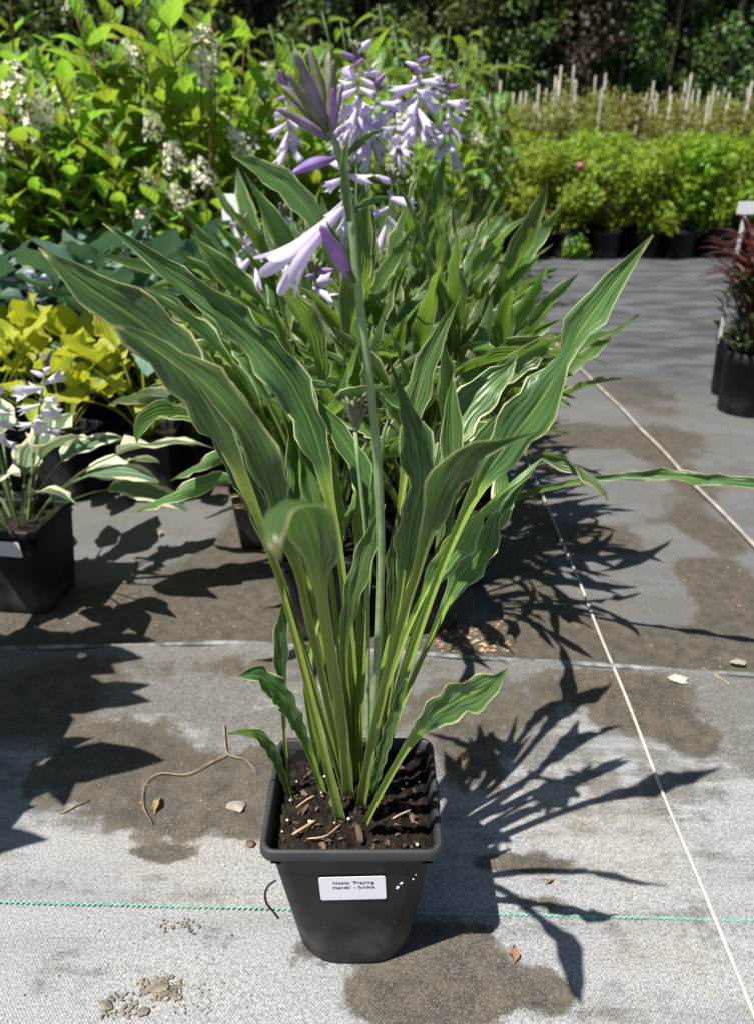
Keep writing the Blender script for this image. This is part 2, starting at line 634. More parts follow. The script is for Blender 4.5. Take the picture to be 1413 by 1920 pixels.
def ell(px, py, rx, ry, amp=1.0):
    c = gnd(px, py)
    e = gnd(px + rx, py)
    f_ = gnd(px, py - ry)
    g_ = gnd(px, py + ry)
    return (c[0], .5 * (f_[1] + g_[1]), abs(e[0] - c[0]), abs(f_[1] - g_[1]) * .5, amp)


def field(x, y, L):
    out = np.zeros_like(x)
    for cx, cy, rx, ry, am in L:
        d = np.sqrt(((x - cx) / rx) ** 2 + ((y - cy) / ry) ** 2)
        out = np.maximum(out, am * np.clip(1.5 - d * .9, 0, 1)) if am > 0 else out + am * np.clip(1.5 - d * .9, 0, 1)
    return np.clip(out, 0, 1)


STAIN_NEAR = [ell(340, 1490, 130, 75), ell(480, 1470, 90, 60, .9), ell(300, 1605, 60, 18, .8), ell(850, 1850, 150, 60, .95), ell(1020, 1870, 50, 40, .8),
              ell(880, 1400, 60, 90, .8), ell(980, 1625, 100, 22, .8), ell(1130, 1300, 200, 40, .7), ell(1290, 1390, 60, 40, .75), ell(840, 1765, 90, 30, .8),
              ell(470, 1545, 60, 30, .8), ell(200, 1260, 160, 30, .6), ell(120, 1480, 110, 60, .6), ell(1390, 1600, 60, 70, .35), ell(760, 1850, 60, 40, .7)]
STAIN_NEAR += [ell(230, 1440, 160, 90, .75), ell(900, 1330, 180, 60, .7), ell(600, 1260, 300, 30, .55), ell(1200, 1340, 110, 50, .7), ell(800, 1880, 140, 60, .8), ell(60, 1330, 120, 80, .7), ell(660, 1780, 160, 40, .6), ell(1340, 1760, 70, 40, .4), ell(1000, 1700, 90, 25, .5)]
DUST_NEAR = [ell(330, 1600, 160, 50, .22), ell(1150, 1560, 150, 90, .25), ell(450, 1700, 140, 40, .2), ell(900, 1640, 130, 25, .25), ell(330, 1860, 120, 60, .25), ell(1330, 1830, 60, 60, .2)]
STAIN_FAR = [ell(300, 1170, 420, 75), ell(520, 1060, 240, 110, .9), ell(900, 1215, 220, 45), ell(1250, 1215, 260, 50), ell(1130, 1020, 110, 45), ell(1000, 1090, 130, 60, .8),
             ell(1330, 1100, 90, 70, .95), ell(1320, 1000, 60, 40, .9), ell(1085, 820, 75, 25), ell(1020, 900, 60, 60, .75), ell(1200, 740, 70, 50, .6), ell(1260, 880, 60, 60, .7),
             ell(1400, 1250, 80, 30), ell(430, 900, 90, 40, .7), ell(1050, 1190, 100, 40, .9)]
STAIN_FAR += [ell(1180, 960, 140, 50, .75), ell(1080, 1150, 160, 70, .85), ell(1380, 1180, 90, 60, .9), ell(1240, 830, 90, 40, .7), ell(1000, 800, 60, 40, .8), ell(960, 980, 90, 80, .8), ell(1380, 880, 60, 40, .4), ell(1150, 640, 90, 20, .5), ell(1300, 700, 60, 20, .45)]
CLEAN_FAR = [ell(1170, 1100, 100, 55, -.9), ell(1260, 1020, 60, 28, -.7), ell(1100, 900, 110, 45, -.5), ell(330, 1010, 60, 35, -.7), ell(150, 1160, 40, 10, -.5), ell(1140, 960, 90, 30, -.5)]


def sheet(name, xs, ts, ymap, zfun, mat, stain, dust, farfun=None):
    X, Tt = np.meshgrid(xs, ts)
    Y = ymap(X, Tt)
    Z = zfun(X, Y)
    nx, ny = len(xs), len(ts)
    idx = np.arange(nx * ny).reshape(ny, nx)
    F = np.stack([idx[:-1, :-1], idx[:-1, 1:], idx[1:, 1:], idx[1:, :-1]], -1).reshape(-1, 4)
    x, y = X.ravel(), Y.ravel()
    st = np.zeros((len(x), 4))
    st[:, 0] = field(x, y, stain)
    st[:, 1] = field(x, y, dust)
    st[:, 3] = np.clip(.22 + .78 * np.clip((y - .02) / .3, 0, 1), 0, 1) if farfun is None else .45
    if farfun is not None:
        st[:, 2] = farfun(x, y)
    me = mesh(name, np.stack([x, y, Z.ravel()], -1), F, mat, attr={'st': st})
    return tag(P(name, me), kind='structure')


def wav(x, y, k=1.0):
    return (np.sin(x * 9.1 * k + 1.3 * np.sin(y * 7 * k)) * np.sin(y * 11.3 * k + .7) + .5 * np.sin(x * 23 * k + y * 17 * k)) * .0007


xs_far = np.concatenate([[-90, -40, -15, -6, -3, -2], np.arange(-1.4, 2.4, .014), [2.6, 3, 3.6, 4.5, 6, 9, 15, 40, 90]])
ys_far = np.concatenate([[-60, -20, -5, -1.5, -.6, -.2, .1, .25], np.arange(.32, 3.2, .014), [3.4, 3.7, 4.1, 4.6, 5.2, 6, 7, 9, 12, 20, 50, 110]])
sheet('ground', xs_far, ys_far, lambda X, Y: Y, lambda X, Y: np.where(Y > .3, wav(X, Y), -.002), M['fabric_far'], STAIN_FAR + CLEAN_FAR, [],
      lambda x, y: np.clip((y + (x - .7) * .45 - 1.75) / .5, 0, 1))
xs_n = np.concatenate([[-6, -3, -1.6, -1.2], np.arange(-.9, 1.0, .01), [1.2, 1.6, 3, 6]])
ts_n = np.concatenate([[-4, -2, -1.2], np.linspace(-.75, 1, 130)])


def near_y(X, t):
    ye = y_edge(X)
    return np.where(t > 0, t * ye, t)


sheet('weed_fabric', xs_n, ts_n, near_y, lambda X, Y: .005 + wav(X, Y) + .003 * np.exp(-((Y - y_edge(X)) / .012) ** 2) * (1 + np.sin(X * 31)), M['fabric'], STAIN_NEAR, DUST_NEAR)

# wooden-pale hem strip along the edge of the near cloth
mb = MB()
hx = np.linspace(-1.1, .95, 70)
hem = []
for x in hx:
    y = float(y_edge(x))
    hem.append([(x, y - .004, .0098 + .0006 * math.sin(x * 40)), (x, y + .0035, .0105 + .001 * math.sin(x * 23)), (x, y + .005, .0065), (x, y - .003, .0065)])
mb.loft(hem)
o = P('fabric_hem', mb.mesh('fabric_hem', simple('hem', (.17, .18, .175), .8, .2, .5, 60, .5, 500)))
tag(o, kind='structure')


def ribbon_line(name, a, b, width, z, mat, label, cat, zig=0.0, wl_=.006, kink=0.0, round_=True, n=None):
    a, b = np.array(a[:2]), np.array(b[:2])
    L = np.linalg.norm(b - a)
    d = (b - a) / L
    s = np.array([-d[1], d[0]])
    n = n or max(8, int(L / .02))
    pts = []
    for i in range(n + 1):
        q = i / n
        p = a + d * L * q + s * (zig * (1 if i % 2 else -1) * .5 + kink * math.sin(q * 9.0) + kink * .5 * math.sin(q * 31))
        pts.append((p[0], p[1], z + .0004 * math.sin(q * 40)))
    m_ = MB()
    m_.tube(pts, width * .5, 6)
    return tag(P(name, m_.mesh(name, mat)), label, cat)


g0, g1 = gnd(-80, 1698), gnd(1500, 1737)
ribbon_line('green_stitch_line', g0, g1, .0022, .0066, M['green_thread'], 'turquoise zigzag stitched line crossing the grey fabric by the front pot', 'thread', zig=.0026, n=int(.9 / .0030))
ribbon_line('white_cord', np.array([.3405, -.30]), gnd(968, 815), .0042, .0078, M['string'], 'thin white cord stretched over the fabric right of the front pot', 'cord', kink=.0016)
ribbon_line('pale_cord', gnd(1500, 1115), gnd(1040, 645), .0085, .0065, M['cord2'], 'thicker pale cord farther right, running past the wet patches', 'cord', kink=.003)


# ------------------------------------------------------------------ leaf geometry
def leaf_geo(Pp, S, N, W, fold, nv=9, ruf=.0, rufk=9.0, ph=0.0, pleat=0.0, npl=9, thick=None, keel=1.25, puck=.012, xruf=.085):
    """grid leaf. returns V,F,uv,lf"""
    n = len(Pp)
    u = np.linspace(-1, 1, nv)
    v = np.linspace(0, 1, n)
    U, VV = np.meshgrid(u, v)
    w2 = (W * .5)[:, None]
    fo = np.asarray(fold)[:, None] if hasattr(fold, '__len__') else fold
    wr = (W / W.max())[:, None]
    blade = np.clip((wr - .3) / .4, 0, 1)
    x = w2 * U * np.cos(fo)
    z = w2 * np.abs(U) ** keel * np.sin(fo)
    phs = np.where(U < 0, ph, ph + 1.9)
    # ruffle
    ruf = ruf * (.65 + .5 * np.sin(VV * 7.3 + phs * 1.3))
    z = z + ruf * W.max() * blade * np.abs(U) ** 2.2 * (np.sin(rufk * VV * 2 * math.pi + phs) + .5 * np.sin(rufk * 2.3 * VV * 2 * math.pi + phs * 2.1))
    x = x * (1 + xruf * blade * np.sin(rufk * 1.7 * VV * 2 * math.pi + phs))
    z = z + pleat * .6 * W.max() * blade * np.cos(math.pi * npl * U) * (1 - .7 * np.abs(U))
    z = z + puck * W.max() * blade * (np.sin(U * 4.1 + VV * 19 + ph) * np.sin(VV * 31 - U * 2.3 + 2 * ph) + .6 * np.sin(U * 9.3 - VV * 43 + ph))
    V = Pp[:, None, :] + S[:, None, :] * x[..., None] + N[:, None, :] * z[..., None]
    idx = np.arange(n * nv).reshape(n, nv)
    F = np.stack([idx[:-1, :-1], idx[:-1, 1:], idx[1:, 1:], idx[1:, :-1]], -1).reshape(-1, 4)
    uv = np.stack([(U + 1) / 2, VV], -1).reshape(-1, 2)
    lf = np.stack([np.abs(U), np.broadcast_to(wr, U.shape), VV, np.ones_like(U)], -1).reshape(-1, 4)
    V = V.reshape(-1, 3)
    if thick is not None:
        nn = np.repeat(N, nv, axis=0)
        tt = np.repeat(thick, nv) * (1 - .75 * np.abs(U.ravel()) ** 3)
        V2 = V - nn * tt[:, None]
        k = len(V)
        F2 = F[:, ::-1] + k
        rim = []
        for i in range(n - 1):
            rim += [(idx[i, 0], idx[i + 1, 0], idx[i + 1, 0] + k, idx[i, 0] + k), (idx[i + 1, -1], idx[i, -1], idx[i, -1] + k, idx[i + 1, -1] + k)]
        for j in range(nv - 1):
            rim += [(idx[0, j + 1], idx[0, j], idx[0, j] + k, idx[0, j + 1] + k), (idx[-1, j], idx[-1, j + 1], idx[-1, j + 1] + k, idx[-1, j] + k)]
        V = np.vstack([V, V2])
        F = np.vstack([F, F2, np.array(rim)])
        uv = np.vstack([uv, uv])
        lf = np.vstack([lf, lf])
    return V, F, uv, lf


def posed_leaf(ctrl, origin, mat, name='leaf', n=46, nv=19, fold=.35, ruf=.05, rufk=6.0, ph=0.0, pleat=.012, petfold=.75, npl=9, thick=True, sref=None):
    """ctrl rows: photo x, photo y, distance plane, face width in photo px, roll in degrees (0 = face to viewer)"""
    rows = []
    for px, py, Y, w, roll in ctrl:
        p, d = at(px, py, Y)
        rows.append((*p, (w * .74 if w < 36 else w * (.74 + .06 * min(1, (w - 36) / 30))) * d / FPX, roll))
    C = smoothcurve(rows, n)
    Pp, W, roll = C[:, :3], np.maximum(C[:, 3], .0012), np.radians(C[:, 4])
    Tn = norm(np.gradient(Pp, axis=0))
    view = norm(Pp - CAMP)
    S = norm(np.cross(Tn, view))
    if sref is not None:
        q = norm(np.array([sref]))
        S = norm(q - Tn * np.sum(Tn * q, axis=1, keepdims=True))
    for i in range(1, n):
        if S[i] @ S[i - 1] < 0:
            S[i] = -S[i]
    N = norm(np.cross(S, Tn))
    sgn = np.sign(np.sum(N * -view, axis=1).mean())
    N = N * sgn
    S2 = S * np.cos(roll)[:, None] + N * np.sin(roll)[:, None]
    N2 = norm(-S * np.sin(roll)[:, None] + N * np.cos(roll)[:, None])
    wr = W / W.max()
    blade = np.clip((wr - .3) / .35, 0, 1)
    fo = fold * blade + petfold * (1 - blade)
    # tip closes
    th = np.where(np.linspace(0, 1, n) < .75, (1 - blade) * np.minimum(.0042, W * .5), 0) + .0007
    V, F, uv, lf = leaf_geo(Pp, S2, N2, W, fo, nv, ruf * 2.3, rufk * 1.35, ph, pleat, npl, th if thick else None, puck=.042, xruf=.16)
    V = V - np.array(origin)
    return mesh(name, V, F, mat, uv=uv, attr={'lf': lf})


def arc_leaf(L_pet, L_bl, W, a0, a1, pw, mat, name='leaf', n=16, nv=7, shape='lance', fold=.4, ruf=.05, rufk=4, twist=0.0, roll=0.0, ph=0.0, pleat=.0, petw=.16, bend=0.0, npl=9, droop=1.6):
    """leaf growing from the origin in the local x-z plane; a0,a1 lean from vertical at base and tip (deg)"""
    L = L_pet + L_bl
    s = np.concatenate([np.linspace(0, L_pet, max(3, n // 3), endpoint=False), np.linspace(L_pet, L, n - max(3, n // 3))]) if L_pet > 0 else np.linspace(0, L, n)
    q = s / L
    ang = np.radians(a0 + (a1 - a0) * q ** droop)
    yaw = np.radians(bend) * q ** 2
    d = np.stack([np.sin(ang) * np.cos(yaw), np.sin(ang) * np.sin(yaw), np.cos(ang)], -1)
    ds = np.diff(s, prepend=0)
    Pp = np.cumsum(d * ds[:, None], axis=0)
    t = np.clip((s - L_pet) / L_bl, 0, 1)
    if shape == 'lance':
        w = np.sin(math.pi * np.clip(t, 0, 1) ** .8) ** .8 * (1 - .15 * t)
    else:
        w = (np.sin(math.pi * t ** .62) ** .85)
    W_ = np.where(s <= L_pet, petw * W * (1 - .25 * q), np.maximum(w * W, 0))
    W_ = np.where((s > L_pet) & (t < .3), np.maximum(W_, petw * W * .75), W_)
    W_ = np.maximum(W_, .0008)
    Tn = norm(np.gradient(Pp, axis=0))
    S = norm(np.cross(np.array([0, 0, 1.0]) + Tn * 0, Tn) + np.array([0, 1e-4, 0]))
    N = norm(np.cross(Tn, S))
    rl = np.radians(roll) + np.radians(twist) * t
    S2 = S * np.cos(rl)[:, None] + N * np.sin(rl)[:, None]
    N2 = -S * np.sin(rl)[:, None] + N * np.cos(rl)[:, None]
    blade = np.clip(t * 3, 0, 1)
    fo = fold * blade + .8 * (1 - blade)
    V, F, uv, lf = leaf_geo(Pp, S2, N2, W_, fo, nv, ruf, rufk, ph, pleat, npl)
    return mesh(name, V, F, mat, uv=uv, attr={'lf': lf})


# ------------------------------------------------------------------ pots and soil
def rrect(w, d, r, z, seg=5, cx=0, cy=0):
    L = []
    for sx, sy, a in ((1, 1, 0), (-1, 1, 90), (-1, -1, 180), (1, -1, 270)):
        for k in range(seg + 1):
            t = R(a + 90 * k / seg)
            L.append((cx + sx * (w / 2 - r) + r * math.cos(t), cy + sy * (d / 2 - r) + r * math.sin(t), z))
    return L


def square_pot_mesh(w, d, h, bw, bd, soil, mat, seg=6, rb=.013):
    mb = MB()
    rt = .011
    def at_h(z, inset=0.0):
        q = z / h
        return rrect(bw + (w - .012 - bw) * q - inset, bd + (d - .012 - bd) * q - inset, rb + (rt - rb) * q, z, seg)
    lp = [rrect(bw * .55, bd * .55, rb * .55, .004, seg), rrect(bw - .014, bd - .014, rb, .004, seg), rrect(bw - .012, bd - .012, rb, 0, seg), rrect(bw - .004, bd - .004, rb, 0.0, seg), at_h(.004)]
    for z in np.linspace(.02, h - .011, 6):
        lp.append(at_h(z))
    lp += [rrect(w - .006, d - .006, rt, h - .0105, seg), rrect(w - .001, d - .001, rt + .001, h - .0100, seg), rrect(w, d, rt + .002, h - .0085, seg),
           rrect(w - .001, d - .001, rt + .002, h - .002, seg), rrect(w - .003, d - .003, rt + .001, h, seg),
           rrect(w - .008, d - .008, rt - .001, h, seg), rrect(w - .011, d - .011, rt - .002, h - .002, seg), rrect(w - .014, d - .014, rt - .002, h - .012, seg), at_h(soil - .01, .006)]
    mb.loft(lp, cap0=True)
    return mb.mesh('pot', mat)


def round_pot_mesh(r, h, rb, soil, mat, seg=24):
    mb = MB()
    prof = [(rb * .8, .004), (rb, 0), (rb + .002, .004), (r * .95, h - .03), (r * .99, h - .028), (r, h - .022), (r, h - .002), (r - .003, h), (r - .007, h), (r - .009, h - .004), (r * .9, soil - .01)]
    mb.loft([[(q * math.cos(2 * math.pi * k / seg), q * math.sin(2 * math.pi * k / seg), z) for k in range(seg)] for q, z in prof], cap0=True)
    return mb.mesh('pot', mat)


def hsh(x, y, s=1.0):
    return (math.sin(x * 127.1 * s + y * 311.7 * s) * 43758.5453) % 1.0


def soil_mesh(w, d, z, n=40, amp=.004, mound=.008, mat=None, r=.012):
    V, F = [], []
    for j in range(n + 1):
        for i in range(n + 1):
            u, v = i / n * 2 - 1, j / n * 2 - 1
            # squircle corners
            x, y = u * w / 2, v * d / 2
            h = mound * (1 - u * u) * (1 - v * v)
            if 0 < i < n and 0 < j < n:
                h += amp * (1.1 * mnoise.noise((x * 90, y * 90, 3.1)) + .9 * mnoise.noise((x * 260, y * 260, 7.7)) + (hsh(i, j) - .5) * .7)
            V.append((x, y, z + h))
    for j in range(n):
        for i in range(n):
            a = j * (n + 1) + i
            F.append((a, a + 1, a + n + 2, a + n + 1))
    return mesh('soil', V, F, mat or M['soil'])


def lump_mesh(name, mat, r=1.0, sx=1.0, sy=1.0, sz=.6, seed=0, n=7, jag=.25, smooth=True):
    rr = random.Random(seed)
    V = [(0, 0, sz * r)]
    rings = n // 2 + 1
    for j in range(1, rings):
        th = math.pi * j / rings
        for k in range(n):
            ph = 2 * math.pi * k / n + j * .3
            q = r * (1 + (rr.random() - .5) * 2 * jag)
            V.append((q * sx * math.sin(th) * math.cos(ph), q * sy * math.sin(th) * math.sin(ph), q * sz * math.cos(th)))
    V.append((0, 0, -sz * r))
    F = []
    for k in range(n):
        F.append((0, 1 + k, 1 + (k + 1) % n))
    for j in range(rings - 2):
        for k in range(n):
            a = 1 + j * n
            F.append((a + k, a + n + k, a + n + (k + 1) % n, a + (k + 1) % n))
    b = 1 + (rings - 2) * n
    for k in range(n):
        F.append((b + k, len(V) - 1, b + (k + 1) % n))
    return mesh(name, V, F, mat, smooth)


CHIPS = [lump_mesh('bark_chip', M['chip'], .5, 1.0, .42, .14, s, 6, .25, False) for s in range(5)]

# ------------------------------------------------------------------ flowers
def trumpet_mesh(name, L, r0, r1, r2, mat, lobes=6, flare=.35, seg=24, rows=12, split=.45, curve=0.0):
    """funnel flower along +x, open at +x, six pointed petals"""
    V, F = [], []
    for i in range(rows + 1):
        for k in range(seg):
            ph = 2 * math.pi * k / seg
            lob = abs(math.cos(ph * lobes / 2))            # 1 on petal middle, 0 between
            ext = 1 - split * (1 - lob) ** 1.4 * .75
            t = i / rows * ext
            if t < .45:
                r = r0 + (r1 - r0) * (t / .45) ** 1.6
            else:
                q = (t - .45) / .55
                r = r1 + (r2 - r1) * q ** 1.5
            r *= 1 - .10 * (1 - lob) * (t > .3)
            x = L * t - max(0, t - .8) * L * flare
            V.append((x, r * math.cos(ph), r * math.sin(ph) - curve * L * t * t))
    for i in range(rows):
        for k in range(seg):
            k2 = (k + 1) % seg
            F.append((i * seg + k, i * seg + k2, (i + 1) * seg + k2, (i + 1) * seg + k))
    return mesh(name, V, F, mat)


def bud_mesh(name, L, r, mat, seg=8, rows=8, p=.62, tube=.35):
    V, F = [], []
    for i in range(rows + 1):
        t = i / rows
        rr = r * (tube + (1 - tube) * math.sin(math.pi * t ** p * .98) ** 1.2) if t < .97 else r * .06
        if t == 0:
            rr = r * tube * .7
        for k in range(seg):
            ph = 2 * math.pi * k / seg
            rib = 1 + .12 * math.cos(3 * ph)
            V.append((L * t, rr * rib * math.cos(ph), rr * rib * math.sin(ph) - .12 * L * t * t))
    for i in range(rows):
        for k in range(seg):
            k2 = (k + 1) % seg
            F.append((i * seg + k, i * seg + k2, (i + 1) * seg + k2, (i + 1) * seg + k))
    F.append(tuple(range(seg - 1, -1, -1)))
    F.append(tuple(rows * seg + k for k in range(seg)))
    return mesh(name, V, F, mat)


FL_OPEN = [trumpet_mesh('flower', .05, .0025, .006, .014, M['lilac'], seg=12, rows=7),
           trumpet_mesh('flower', .046, .0025, .0052, .008, M['lilac'], seg=12, rows=7, split=.3)]
FL_WHITE = [trumpet_mesh('flower', .044, .0025, .006, .012, M['whiteflower'], seg=12, rows=7, split=.25),
            trumpet_mesh('flower', .04, .0025, .005, .009, M['whiteflower'], seg=12, rows=7)]
BUD_V = bud_mesh('bud', .032, .0055, M['violet'])
BUD_G = bud_mesh('bud', .022, .004, M['budgreen'], tube=.7)
BUD_L = bud_mesh('bud', .034, .006, M['lilac'])


def aim(v, spin=0.0):
    """matrix whose x axis points along v"""
    q = Vector(v).to_track_quat('X', 'Z')
    return (q.to_matrix() @ Matrix.Rotation(spin, 3, 'X')).to_4x4()


def scape(parent, base, top, bend, nfl, rr, opens, buds, rad=.0032, start=.62, tipbuds=5, stemmat='scape', droop=(.15, -.75), fscale=1.0):
    base, top = np.array(base), np.array(top)
    pts = smoothcurve([base, base * .5 + top * .5 + np.array(bend), top], 9)
    mb = MB()
    mb.tube(pts, list(np.linspace(rad, rad * .5, 9)), 6)
    st = P('flower_stem', mb.mesh('flower_stem', M[stemmat]), parent)
    for i in range(nfl):
        q = start + (1 - start) * (i + rr.random() * .5) / nfl
        k = q * 8
        i0 = min(int(k), 7)
        p = pts[i0] + (pts[i0 + 1] - pts[i0]) * (k - i0)
        az = i * 2.4 + rr.random()
        hi = (q - start) / (1 - start)
        dz = droop[1] + (droop[0] - droop[1]) * hi + rr.uniform(-.2, .2)
        v = (math.cos(az), math.sin(az), dz)
        me = rr.choice(opens) if hi < .72 else rr.choice(buds)
        m4 = Matrix.Translation(p) @ aim(v, rr.random() * 6) @ Matrix.Scale(fscale * rr.uniform(.8, 1.15) * (1.0 if hi < .72 else .8), 4)
        P('flower' if hi < .72 else 'bud', me, st, mat4=m4)
    for i in range(tipbuds):
        az = i * 2.5
        v = (math.cos(az) * .5, math.sin(az) * .5, 1)
        P('bud', BUD_G, st, mat4=Matrix.Translation(pts[-1] - np.array([0, 0, .006 * (i % 3)])) @ aim(v))
    return st


# ------------------------------------------------------------------ the front hosta
POTC = (0.0, -.0095, .0052)
hosta = T('potted_hosta', 'large white-edged narrow-leaved hosta standing alone in front in a labelled square pot', 'potted plant', POTC, group=None)
PW, PD, PH, SOILZ = .150, .132, .168, .150
P('pot', square_pot_mesh(PW, PD, PH, .108, .096, SOILZ, M['pot'], 8, .040), hosta)
soil = P('soil', soil_mesh(PW - .0165, PD - .0165, SOILZ - .004, 100, .0045, .009), hosta)


def rel(p):
    return np.array(p) - np.array(POTC)


# bark chips, prills and roots lying on the soil (sub-parts of the soil)
for k in range(110):
    x, y = rnd.uniform(-.058, .058), rnd.uniform(-.052, .05)
    s = rnd.choice([.004, .005, .006, .008, .011])
    z = SOILZ - .002 + .009 * (1 - (x / .067) ** 2) * (1 - (y / .058) ** 2)
    P('bark_chip', rnd.choice(CHIPS), soil, (x, y, z), (rnd.uniform(-.5, .5), rnd.uniform(-.4, .4), rnd.uniform(0, 6)), s)
prill = lump_mesh('fertiliser_prill', M['prill'], .0016, 1, 1, 1, 3, 8, .04)
perl = lump_mesh('perlite_grain', M['perlite'], .0016, 1, 1, .9, 4, 7, .2)
for k in range(18):
    x, y = rnd.uniform(-.06, .06), rnd.uniform(-.055, .03)
    z = SOILZ + .001 + .009 * (1 - (x / .067) ** 2) * (1 - (y / .058) ** 2)
    P('fertiliser_prill' if k % 2 else 'perlite_grain', prill if k % 2 else perl, soil, (x, y, z), None, rnd.uniform(.45, .95))
for (a, b, c_, r_) in (((575, 1573), (610, 1568), (640, 1545), .0011), ((735, 1535), (755, 1525), (770, 1519), .0013), ((548, 1565), (570, 1552), (592, 1538), .002), ((555, 1515), (575, 1500), (590, 1492), .0011)):
    pts = [rel(gnd(*q, z=SOILZ + .0125)) for q in (a, b, c_)]
    m_ = MB()
    m_.tube(smoothcurve(pts, 9), [r_ * .3] + [r_ * .6] * 7 + [r_ * .25], 6)
    P('root_piece', m_.mesh('root_piece', M['paletip']), soil)
# flat brown scale leaning at the crown
P('bark_chip', lump_mesh('bark_chip', M['chip'], .5, 1, .4, .12, 21, 8, .12), soil, rel(gnd(674, 1565, SOILZ + .012)), (R(20), R(35), R(-70)), .017)

# label sticker with its print
lw, lh = .0555, .0305


def pot_front(px, py):
    """point on the sloping front face of the pot (relative to pot)"""
    y0, y1 = -.098 / 2, -(PD - .012) / 2
    r = ray(px, py)
    c = CAMP - np.array(POTC)
    # plane y = y0 + (y1-y0) * z/PH
    k = (y1 - y0) / PH
    t = (y0 + k * c[2] - c[1]) / (r[1] - k * r[2])
    return c + r * t


lc = pot_front(661, 1664)
slope = math.atan2((PD - .012) / 2 - .049, PH)
mb = MB()
mb.loft([rrect(lw, lh, .0022, 0, 4), rrect(lw, lh, .0022, .0004, 4)], cap0=True, cap1=True)
stk = P('label_sticker', mb.mesh('label_sticker', M['sticker'], False), hosta)
stk.matrix_local = Matrix.Translation(Vector(lc) + Vector((0, -.0008, 0))) @ Matrix.Rotation(R(2.0), 4, 'Y').inverted() @ Matrix.Rotation(R(90) + slope, 4, 'X')


def text_mesh(txt, size, mat, spacing=1.0):
    cu = bpy.data.curves.new('text', 'FONT')
    cu.body = txt
    cu.size = size
    cu.align_x = 'CENTER'
    cu.align_y = 'CENTER'
    cu.space_line = 1.2
    cu.space_character = 1.12
    cu.extrude = .00008
    cu.offset = size * .006
    ob = bpy.data.objects.new('tmp', cu)
    COL.objects.link(ob)
    dg = bpy.context.evaluated_depsgraph_get()
    me = bpy.data.meshes.new_from_object(ob.evaluated_get(dg))
    bpy.data.objects.remove(ob)
    me.materials.clear()
    me.materials.append(mat)
    me.name = 'printed_text'
    return me


tx = P('printed_text', text_mesh("Hosta 'Praying\nHands' - funkia", .0052, M['ink']), stk, (.001, .0046, .00055))
tx.scale = (1.0, 1.0, 1)
# white splashes on the pot
for (px, py, s) in ((752, 1656, .0012), (745, 1664, .0014), (774, 1648, .0007), (779, 1640, .0005)):
    P('white_splash', lump_mesh('white_splash', M['perlite'], 1, 1, .3, 1.4, int(px), 8, .2), hosta, Vector(pot_front(px, py)) + Vector((0, -.0006, 0)), (0, R(35), 0), s)
# slots moulded in the side rims
for sx in (-1, 1):
    mb = MB()
    mb.loft([rrect(.0012, .030, .0005, PH - .0112, 2, sx * PW / 2, .0), rrect(.0012, .030, .0005, PH - .0045, 2, sx * PW / 2, .0)], cap0=True, cap1=True)
    P('rim_slot', mb.mesh('rim_slot', M['ink']), hosta)

LEAVES = []


def L(ctrl, **kw):
    LEAVES.append((ctrl, kw))


# rows: photo x, photo y, distance plane Y, width, roll
L([(650, 1500, .0, 24, 20), (592, 1300, .0, 22, 10), (545, 1140, .0, 22, 0), (500, 1010, -.01, 26, -10), (452, 880, -.01, 50, -35), (400, 780, -.015, 88, -30), (350, 700, -.02, 120, -20), (290, 625, -.02, 128, -5), (220, 575, -.025, 112, 10), (155, 530, -.03, 78, 10), (105, 490, -.03, 40, 0), (72, 464, -.03, 6, 0)], fold=.22, ruf=.06, rufk=6, ph=.6)
L([(655, 1490, -.02, 24, 0), (600, 1250, -.04, 24, 0), (560, 1080, -.06, 28, 10), (520, 960, -.07, 78, 35), (495, 890, -.075, 96, 40), (462, 815, -.08, 100, 30), (420, 755, -.08, 92, 35), (360, 700, -.08, 70, 45), (300, 655, -.08, 52, 40), (240, 620, -.08, 26, 20), (205, 606, -.08, 5, 0)], fold=.5, ruf=.075, rufk=5, ph=2.0)
L([(668, 1480, .02, 22, 0), (662, 1250, .03, 24, 0), (640, 1060, .035, 26, 0), (622, 950, .04, 32, -10), (600, 850, .045, 60, -20), (572, 770, .05, 92, -22), (530, 695, .05, 104, -20), (470, 625, .055, 92, -25), (400, 562, .055, 74, -25), (320, 505, .06, 56, -20), (250, 455, .06, 34, -10), (192, 418, .06, 5, 0)], fold=.35, ruf=.075, rufk=7, ph=1.0)
# nearest leaf, bending over towards the viewer so that its tip hangs down
L([(656, 1490, -.03, 34, 0), (640, 1340, -.055, 36, 0), (616, 1190, -.10, 38, 0), (601, 1090, -.145, 46, 0), (597, 1030, -.165, 96, 0), (590, 985, -.180, 128, 0), (568, 952, -.197, 128, -8), (538, 940, -.215, 124, -20), (512, 958, -.231, 116, -24), (502, 998, -.244, 90, -18), (524, 1052, -.254, 5, 0)], fold=.3, ruf=.035, rufk=4, ph=.3, pleat=.01, sref=(1.0, -.25, .12))
